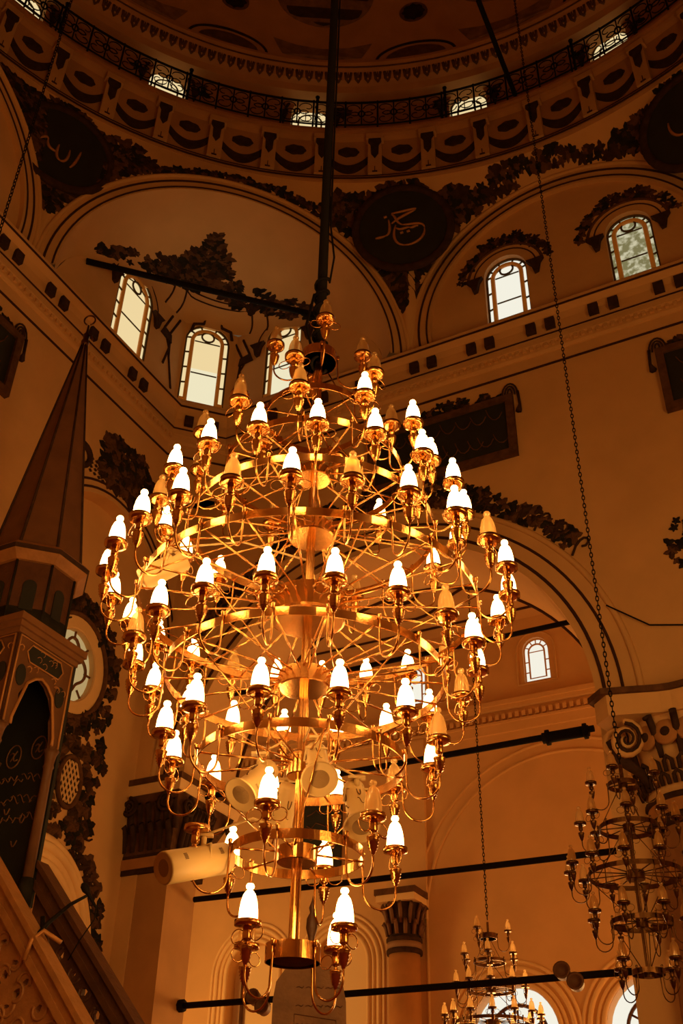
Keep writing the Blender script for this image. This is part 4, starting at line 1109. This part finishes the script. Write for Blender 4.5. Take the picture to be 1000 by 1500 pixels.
# ------------------------------------------------------------------ loudspeakers on the chandelier
def speaker(mouth, rear, kind, label, k=1.):
    mouth, rear = Vector(mouth), Vector(rear); M, L = aim(rear, mouth)
    t = empty('loudspeaker', rear); tag(t, label, 'loudspeaker', 'cream loudspeakers hung on the chandelier')
    mb = MB()
    if kind == 'horn': lathe(mb, [(0, -.01), (.058*k, 0), (.066*k, .02), (.068*k, L*.62), (.072*k, L*.78), (.092*k, L*.94), (.106*k, L*.97), (.106*k, L), (.098*k, L*1.0), (.094*k, L*.985)], 32, M)
    else: lathe(mb, [(0, -.01), (.070*k, 0), (.080*k, .015), (.082*k, L*.97), (.076*k, L), (.07*k, L*.985)], 32, M)
    mb.build('shell', M_SPK, t)
    rg = .094*k if kind == 'horn' else .072*k
    mb = MB(); lathe(mb, [(rg, L*.975), (rg*.6, L*.985), (0, L*.99)], 28, M); mb.build('grille', M_GRILL, t)
    mb = MB()
    for s in (0, 1):
        base = .060 if kind == 'horn' else .083*k
        for i in range(5):
            zz = L*(.18+.55*s)*1. + i*.009*0
            a = -.25+i*.09+ (PI*.15 if kind != 'horn' else 0)
            for aa in (a, a+PI): tube(mb, [M @ Vector((cos(aa)*(base+.0095 if kind == 'horn' else base), sin(aa)*(base+.0095 if kind == 'horn' else base), zz)), M @ Vector((cos(aa)*(base+.0095 if kind == 'horn' else base), sin(aa)*(base+.0095 if kind == 'horn' else base), zz+.022))], .0018, 4)
    if kind == 'horn':
        for aa in (-.2, PI-.2, PI/2, -PI/2):
            tube(mb, [M @ Vector((.0695*k*cos(aa+p*.3), .0695*k*sin(aa+p*.3), L*.38+q*.03)) for p, q in bez((-.5, -1), (-.6, 1.2), (.5, 1.2), (.5, -1), n=8)], .003, 4)
            tube(mb, [M @ Vector((.0695*k*cos(aa+p*.3), .0695*k*sin(aa+p*.3), L*.58+q*.03)) for p, q in bez((-.8, .6), (.2, 1.2), (-.3, -1), (.8, -.8), n=8)], .002, 4)
    mb.build('vent_slots_and_mark', M_DK2, t)
    mb = MB(); up = ZZ*.12; mp = rear.lerp(mouth, .4); side = (mouth-rear).cross(ZZ).normalized()*.075*k
    tube(mb, [mp+side, mp+side*.9+ZZ*.085, mp-side*.9+ZZ*.085, mp-side], .008, 6); tube(mb, [mp+ZZ*.08, mp+ZZ*.15], .016, 8); box(mb, mp.x-.05, mp.x+.05, mp.y-.02, mp.y+.02, mp.z+.14, mp.z+.155)
    tgt = Vector((AX, AY, mp.z+.16)); tube(mb, [mp+ZZ*.15, mp.lerp(tgt, .5)+ZZ*.19, tgt+ZZ*.03], .007, 6)
    mb.build('bracket', M_SPK, t)
speaker((-.519, 5.676, 3.676), (-.375, 5.838, 3.90), 'horn', 'cream horn loudspeaker facing lower left, left of the chandelier stem', .98)
speaker((-.084, 5.619, 3.755), (-.119, 5.88, 4.03), 'horn', 'cream horn loudspeaker with its round mouth facing the viewer, on the stem', .98)
speaker((-.332, 6.241, 3.66), (-.264, 6.094, 3.90), 'horn', 'cream horn loudspeaker pointing down, behind and left of the stem', .98)
speaker((.155, 5.748, 3.538), (.106, 5.949, 3.84), 'horn', 'cream horn loudspeaker tilted down, right of the stem behind an unlit glass', .98)
speaker((-.909, 5.728, 3.284), (-.598, 6.0, 3.43), 'tube', 'long cream tube loudspeaker pointing left, low beside the bottom rings', 1.08)
speaker((-1.271, 5.813, 5.127), (-1.005, 5.814, 5.30), 'tube', 'cream tube loudspeaker pointing lower left, among the left lights', .9)

# ------------------------------------------------------------------ pulpit (minbar)
K0 = Vector((-3.379, 9.941, 0))
def MP(u, v, z): return K0 + dR*u + dL*v + ZZ*z
def MPz(u, z, v=0): return MP(u, v, z)             # panel in plane v
def MPv(v, z, u=0): return MP(u, v, z)
pul = empty('pulpit', MP(-.45, .45, 0)); tag(pul, 'tall carved wooden pulpit with pointed cone spire and stair, at the left edge', 'pulpit')
def mbox(mb, u0, u1, v0, v1, z0, z1, mi=0): box(mb, u0, u1, v0, v1, z0, z1, MP, mi)
AXM = MP(-.45, .45, 0)
mb = MB(); mbox(mb, -.95, .0, -.0, .92, 0, 4.35); mb.build('base', M_WOODM, pul)
# spire: 8-sided cone with dark ribs
mb = MB(); n = 8; off = R(22.5)+R(28)
def o8(r, z, k): a = off+k*PI/4; return AXM + Vector((r*sin(a), r*cos(a), z))
zb_, zt_ = 8.10, 11.72
mb.add([o8(.54, zb_, k) for k in range(8)]+[o8(.035, zt_, k) for k in range(8)], [(k, (k+1) % 8, 8+(k+1) % 8, 8+k) for k in range(8)])
spire = mb.build('spire', M_WOODM, pul)
mb = MB()
for k in range(8): tube(mb, [o8(.545, zb_, k), o8(.037, zt_, k)], [.018, .012], 6)
mb.build('spire_rib', M_DK1, spire)
mb = MB(); lathe(mb, [(.04, 11.7), (.055, 11.78), (.035, 11.84), (.05, 11.9), (.02, 11.96), (.012, 12.1)], 12, Matrix.Translation(AXM))
tube(mb, [AXM+ZZ*12.2+Vector((.075*cos(a), 0, .09*sin(a))) for a in lin(-1.3, 2*PI-1.9, 20)], .012, 6)
tube(mb, [AXM+ZZ*11.9+dR*.03, AXM+ZZ*11.86+dR*.10, AXM+ZZ*11.76+dR*.13], .014, 6)
mb.build('crescent_finial', M_OLDB, pul)
mb = MB(); 
for r0, r1, z0, z1, mi in ((.54, .64, 7.93, 8.02, 0), (.64, .66, 8.02, 8.07, 1), (.66, .60, 8.07, 8.13, 0), (.50, .50, 7.15, 7.93, 2)):
    mb.add([o8(r0, z0, k) for k in range(8)]+[o8(r1, z1, k) for k in range(8)], [(k, (k+1) % 8, 8+(k+1) % 8, 8+k) for k in range(8)] + [tuple(range(8)), tuple(range(15, 7, -1))], mi)
drm = mb.build('drum', [M_WOOD, M_DK1, M_WOODD], pul)
mb = MB()
for k in range(8):
    a = off+(k+.5)*PI/4; nn = Vector((sin(a), cos(a), 0)); tt = Vector((cos(a), -sin(a), 0)); c = AXM+nn*.465
    P_ = lambda u, v, o=0: c + tt*u + nn*o + ZZ*v
    mb = MB(); panel(mb, [archloop(0, 7.32, 7.62, .075, 10)], P_, -.01, .012); mb.build('blind_window', M_BOARD, drm)
mb = MB()
for k in range(8): tube(mb, [o8(.505, 7.15, k), o8(.505, 7.93, k)], .016, 5)
mb.add([o8(.525, 7.15, k) for k in range(8)]+[o8(.50, 7.35, k) for k in range(8)], [(k, (k+1) % 8, 8+(k+1) % 8, 8+k) for k in range(8)])
mb.build('rib', M_DK3, drm)
# canopy
mb = MB(); mbox(mb, -1.0, .08, -.08, 1.0, 7.08, 7.16); mbox(mb, -.97, .05, -.05, .97, 7.02, 7.08); mbox(mb, -.94, .02, -.02, .94, 6.96, 7.02)
can = mb.build('canopy', mat('canopy_wood', (.24, .11, .04), .6, bump=.2, bscale=20, var=.15, vscale=4), pul)
def facade(P_, name):
    mb = MB()
    sp = 6.10
    outer = [(0, 5.95), (.13, 5.95), (.13, 6.05)] + [(.13+.05*(i/6), 6.05+.18*(i/6)) for i in range(1, 7)] + [(.17, 6.32), (.25, 6.47), (.35, 6.56), (.45, 6.60), (.55, 6.56), (.65, 6.47), (.73, 6.32), (.72, 6.23), (.77, 6.05), (.77, 5.95), (.90, 5.95), (.90, 6.98), (0, 6.98)]
    panel(mb, [outer], P_, -.05, 0); o = mb.build(name, M_WOODM, pul)
    mb = MB()
    cart = [(.16, 6.80), (.22, 6.90), (.68, 6.90), (.74, 6.80), (.68, 6.70), (.22, 6.70)]
    panel(mb, [cart], P_, 0, .012)
    for c in (.14, .76): panel(mb, [[(c+.07*cos(a), 6.52+.12*sin(a)) for a in lin(0, 2*PI*15/16, 16)]], P_, 0, .012)
    mb.build('painted_cartouche', M_BOARD, o)
    mb = MB(); tube(mb, [P_(a, b, .01) for a, b in ((.13, 5.97), (.13, 6.05), (.18, 6.23), (.25, 6.47), (.35, 6.56), (.45, 6.60), (.55, 6.56), (.65, 6.47), (.72, 6.23), (.77, 6.05), (.77, 5.97))], .018, 6)
    tube(mb, [P_(a, b, .012) for a, b in cart], .010, 5, closed=True); tube(mb, [P_(a, b, .01) for a, b in ((.03, 5.97), (.03, 6.94), (.87, 6.94), (.87, 5.97))], .012, 5)
    rd = random.Random(3)
    for i in range(18):
        a, b = rd.uniform(.08, .82), rd.uniform(6.3, 6.92)
        if b < 6.62 and .25 < a < .65: continue
        tube(mb, [P_(a+p*.05, b+q*.04, .008) for p, q in bez((-1, 0), (0, 1.5), (1, 0), (0, -1), n=6)], .007, 4)
    mb.build('gilt_tracery', M_GILT, o)
facade(lambda a, z, o=0: MP(0+o, a, z), 'arch_facade')
facade(lambda a, z, o=0: MP(-a, 0-o, z), 'arch_facade')
mb = MB(); mbox(mb, -.94, -.90, 0, .92, 4.35, 6.96); mb.build('back_panel', M_BOARD, pul)
mb = MB(); mbox(mb, -.94, 0, .9, .94, 4.35, 6.96); sp_ = mb.build('side_panel', M_BOARD, pul)
mb = MB(); P_ = lambda u, z, o=0: MP(u, .895-o, z)
for (u, z) in ((-.28, 6.05), (-.62, 6.0)):
    tube(mb, [P_(u+.10*cos(a), z+.13*sin(a)) for a in lin(0, 2*PI*15/16, 16)], .008, 5, closed=True)
    tube(mb, [P_(u+p*.06, z+q*.07) for p, q in bez((-1, .4), (1, 1.4), (-1, -1.5), (1, -.6), n=8)], .009, 5); tube(mb, [P_(u-.04, z-.05), P_(u+.04, z+.06)], .008, 5)
rd = random.Random(5)
for row, z in enumerate((5.72, 5.5, 5.28)):
    for i in range(7):
        u = -.75+i*.09; tube(mb, [P_(u+p*.06, z+q*.06) for p, q in bez((-1, rd.uniform(-1, 1)), (0, 1.6), (.5, -1.6), (1, rd.uniform(-1, 1)), n=7)], .007, 4)
for i in range(9):
    u = rd.uniform(-.8, -.1); z = 4.4+.12*i
    tube(mb, [P_(u+p*.04, z+q*.05) for p, q in bez((-1, 1), (0, -1.5), (1, 1), n=6)], .008, 4)
mb.build('gilt_script', mat('faded_gilt', (.20, .09, .03), .7), sp_)
for u, v in ((0, 0), (0, .9), (-.9, 0), (-.9, .9)):
    c = MP(u*1.0-(.05 if u == 0 else -.05), v+(.05 if v == 0 else -.05), 0)
    mb = MB(); lathe(mb, [(.055, 4.6), (.05, 5.75), (.06, 5.77), (.05, 5.80), (.065, 5.90), (.085, 5.95)], 14, Matrix.Translation(c)); p = mb.build('post', M_WOODM, pul)
    mb = MB(); lathe(mb, [(.075, 4.33), (.075, 4.58), (.06, 4.62)], 14, Matrix.Translation(c)); mb.build('post_foot', M_DK3, p)
# stair with two pierced balustrades
SL = -1.083
def balustrade(v, zt, u0, u1, mt, name, seed, th=.05):
    rd = random.Random(seed); P_ = lambda u, z, o=0: MP(u, v-o, z)
    tl = lambda u: zt+SL*u
    mb = MB(); W = 1.0
    holes = []
    step = .17
    nu = int((u1-u0)/step)
    for i in range(nu):
        for j in range(5):
            u = u0+.12+i*step+(step/2 if j % 2 else 0)+rd.uniform(-.012, .012); d = .42+j*.172+rd.uniform(-.012, .012)
            z = tl(u)-d
            if u > 2.6 or u > u1-.12 or z < .25 or rd.random() < .12: continue
            r = rd.uniform(.029, .043); a0 = rd.uniform(0, 6.28); e = rd.uniform(.6, 1.1)
            holes.append([(u+r*(1+.3*cos(3*a+a0))*cos(a), z+r*e*1.15*(1+.3*cos(2*a+a0))*sin(a)) for a in lin(0, 2*PI*7/8, 8)])
    outer = [(u0, tl(u0)-.26), (u0, tl(u0)-1.24), (u1, tl(u1)-1.24), (u1, tl(u1)-.26)]
    panel(mb, [outer]+holes, P_, -th/2, th/2); o = mb.build(name, mt, pul)
    mb = MB()
    for hh in holes:
        cx = sum(p[0] for p in hh)/8; cz = sum(p[1] for p in hh)/8; a0 = rd.uniform(0, 6.28)
        tube(mb, [P_(cx+(.052+.012*t)*cos(a0+t), cz+(.058+.012*t)*sin(a0+t), th/2) for t in lin(0, 3.6, 10)], .014, 5)
    mb.build('carved_relief', mt, o)
    mb = MB()
    for d0, d1, t in ((0, .07, .085), (.07, .19, .055), (.19, .28, .07), (1.2, 1.28, .07), (1.28, 1.42, .05), (1.42, 1.5, .075)):
        vs = [P_(u, tl(u)-d, s*t) for u in (u0, u1) for d in (d0, d1) for s in (-1, 1)]
        mb.add(vs, [(0, 1, 3, 2), (4, 6, 7, 5), (0, 4, 5, 1), (2, 3, 7, 6), (0, 2, 6, 4), (1, 5, 7, 3)])
    mb.build('handrail', mt, o)
    mb = MB()
    vs = [P_(u0, tl(u0)-1.5, s) for s in (-.03, .03)]+[P_(u1, max(0, tl(u1)-1.5), s) for s in (-.03, .03)]+[P_(u0, 0, s) for s in (-.03, .03)]+[P_(u1-.3, 0, s) for s in (-.03, .03)]
    mb.add(vs, [(0, 2, 6, 4), (1, 5, 7, 3), (0, 1, 3, 2), (2, 3, 7, 6)]); mb.build('side_wall', mt, o)
    return o
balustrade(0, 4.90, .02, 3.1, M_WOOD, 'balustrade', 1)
balustrade(.95, 4.82, .02, 3.1, M_WOODD, 'balustrade', 2)  # far side darkened in colour for the shade inside the stair
mb = MB()
for i in range(14):
    u = .1+i*.22; z = 4.1-.24*(i+1)
    if z > 0: mbox(mb, u, u+.24, .05, .9, 0, z)
mb.build('stair', M_WOODD, pul)  # dark colour stands in for shade behind the pierced holes
# microphone
mic = empty('microphone', MP(1.04, 0, 3.72)); tag(mic, 'black microphone on a thin arm clipped to the pulpit handrail', 'microphone')
mb = MB(); tube(mb, [MP(1.0, .0, 3.80), MP(1.0, .10, 3.92), MP(1.172, .15, 4.07), MP(1.325, .2, 4.153)], [.02, .02, .016, .012], 6); tube(mb, [MP(1.0, .1, 3.6), MP(.93, .1, 3.98)], .022, 6); mb.build('arm', M_MIC, mic)
mb = MB(); M, L = aim(MP(1.42, .2, 4.03), MP(1.235, .2, 4.25)); lathe(mb, [(.006, 0), (.012, .02), (.018, L*.6), (.026, L*.66), (.036, L*.78), (.034, L*.92), (.02, L), (0, L*1.02)], 14, M); mb.build('mic_body', M_MIC, mic)
mb = MB(); tube(mb, [MP(1.42, .2, 4.03), MP(1.42, .2, 3.93), MP(1.3, .2, 3.78), MP(1.2, .2, 3.62)], .006, 5); mb.build('cable', M_MIC, mic)
mb = MB(); tube(mb, [MP(.98, -.09, 3.58), MP(1.02, -.08, 3.74), MP(1.06, 0, 3.83), MP(1.2, .08, 3.74)], .022, 5); mb.build('clip', M_GILT, mic)

# ------------------------------------------------------------------ tall round-shouldered case with finial (below main chandelier)
c0 = Vector((-.165, 9.4, 0)); P_ = lambda u, v, o=0: c0 + Vector((1, .03, 0))*u - Vector((-.03, 1, 0))*o + ZZ*v
tc = empty('painted_case', c0); tag(tc, 'brown round-shouldered case with faint inscriptions, under the main chandelier', 'case')
mb = MB(); lp = [(-.29, .0), (.29, 0), (.31, 3.0), (.30, 3.32), (.27, 3.46), (.19, 3.56), (.05, 3.60), (-.12, 3.60), (-.21, 3.56), (-.28, 3.46), (-.30, 3.32), (-.30, 3.0)]
panel(mb, [lp], P_, -.25, .0); mb.build('body', mat('worn_painted_case', (.17, .085, .036), .75, bump=.5, bscale=18, var=.25, vscale=5), tc)
mb = MB()
for z in (3.42, 3.28, 3.14, 2.98): 
    for i in range(5): tube(mb, [P_(-.08+i*.08+p*.03, z+q*.03, .004) for p, q in bez((-1, 0), (0, 1), (.4, -1), (1, .4), n=5)], .0035, 4)
tube(mb, [P_(a, b, .003) for a, b in ((-.12, 3.22), (.22, 3.18), (.22, 3.0), (-.12, 3.04))], .004, 4, closed=True)
mb.build('inscription', M_WOODD, tc)
mb = MB(); tube(mb, [P_(-.36, 3.12, .02), P_(-.26, 3.10, .02)], .014, 6); tube(mb, [P_(-.36, 3.12, .02), P_(-.36, 3.07, .02)], .01, 6); mb.build('hook', M_IRON, tc)
mb = MB(); lathe(mb, [(.05, 3.58), (.08, 3.66), (.06, 3.76), (.02, 3.80), (.03, 3.85), (.05, 3.92), (.045, 4.0), (.02, 4.05), (.03, 4.09), (.008, 4.15), (0, 4.2)], 12, Matrix.Translation(P_(.0, 0, -.12))); mb.build('finial', M_WOODD, tc)

# ------------------------------------------------------------------ light
def area(loc, tgt, w, h, e, c, name):
    l = bpy.data.lights.new(name, 'AREA'); l.shape = 'RECTANGLE'; l.size = w; l.size_y = h; l.energy = e; l.color = c
    o = bpy.data.objects.new(name, l); col.objects.link(o); o.location = loc; o.rotation_euler = (Vector(tgt)-Vector(loc)).to_track_quat('-Z', 'Y').to_euler(); return o
DAY = (1.0, .48, .12)
# daylight through the big aisle windows, then unseen fill lights added to brighten aisle and hall
for s in (3.93, 6.55): area(BP(s, 4.3, .05), BP(s, 2.5, 5), 1.4, 2.6, 40, DAY, 'daylight_aisle')
area(RP(-4.9, 6, -3.2), RP(5, 7.5, -7), 2.6, 7, 65, DAY, 'fill_aisle_end')  # added fill at the left end, no window there
area(RP(13.3, 5, -4.6), BP(4.5, 7.5, 0), 3, 5, 60, DAY, 'fill_aisle_right')  # added fill to brighten the back wall, no window there
area(RP(15.4, 4.5, 8), RP(4, 7, 5), 6, 3.5, 75, DAY, 'fill_hall')  # added fill to brighten the lower hall, unseen, no window there
world = bpy.data.worlds.new('world'); sc.world = world; world.use_nodes = True
bg = world.node_tree.nodes['Background']; bg.inputs[0].default_value = (.8, .6, .35, 1); bg.inputs[1].default_value = .02

# ------------------------------------------------------------------ camera
cam = bpy.data.cameras.new('camera'); co = bpy.data.objects.new('camera', cam); col.objects.link(co); sc.camera = co
p, rl = R(35.2), R(1.4)
Fw = Vector((0, cos(p), sin(p))); U0 = Vector((0, -sin(p), cos(p))); R0 = Vector((1, 0, 0))
Up = U0*cos(rl) - R0*sin(rl); Rt = R0*cos(rl) + U0*sin(rl)
co.matrix_world = Matrix(((Rt.x, Up.x, -Fw.x, 0), (Rt.y, Up.y, -Fw.y, 0), (Rt.z, Up.z, -Fw.z, 1.6), (0, 0, 0, 1)))
cam.sensor_fit = 'VERTICAL'; cam.sensor_height = 36; cam.sensor_width = 24; cam.lens = 36*1550/1500; cam.clip_end = 200
sc.view_settings.view_transform = 'Standard'; sc.view_settings.look = 'None'; sc.view_settings.gamma = 1
sc.view_settings.exposure = EXPO; sc.view_settings.use_curve_mapping = False
sc.cycles.max_bounces = 8; sc.cycles.diffuse_bounces = 4; sc.cycles.use_denoising = True; sc.cycles.sample_clamp_indirect = 3
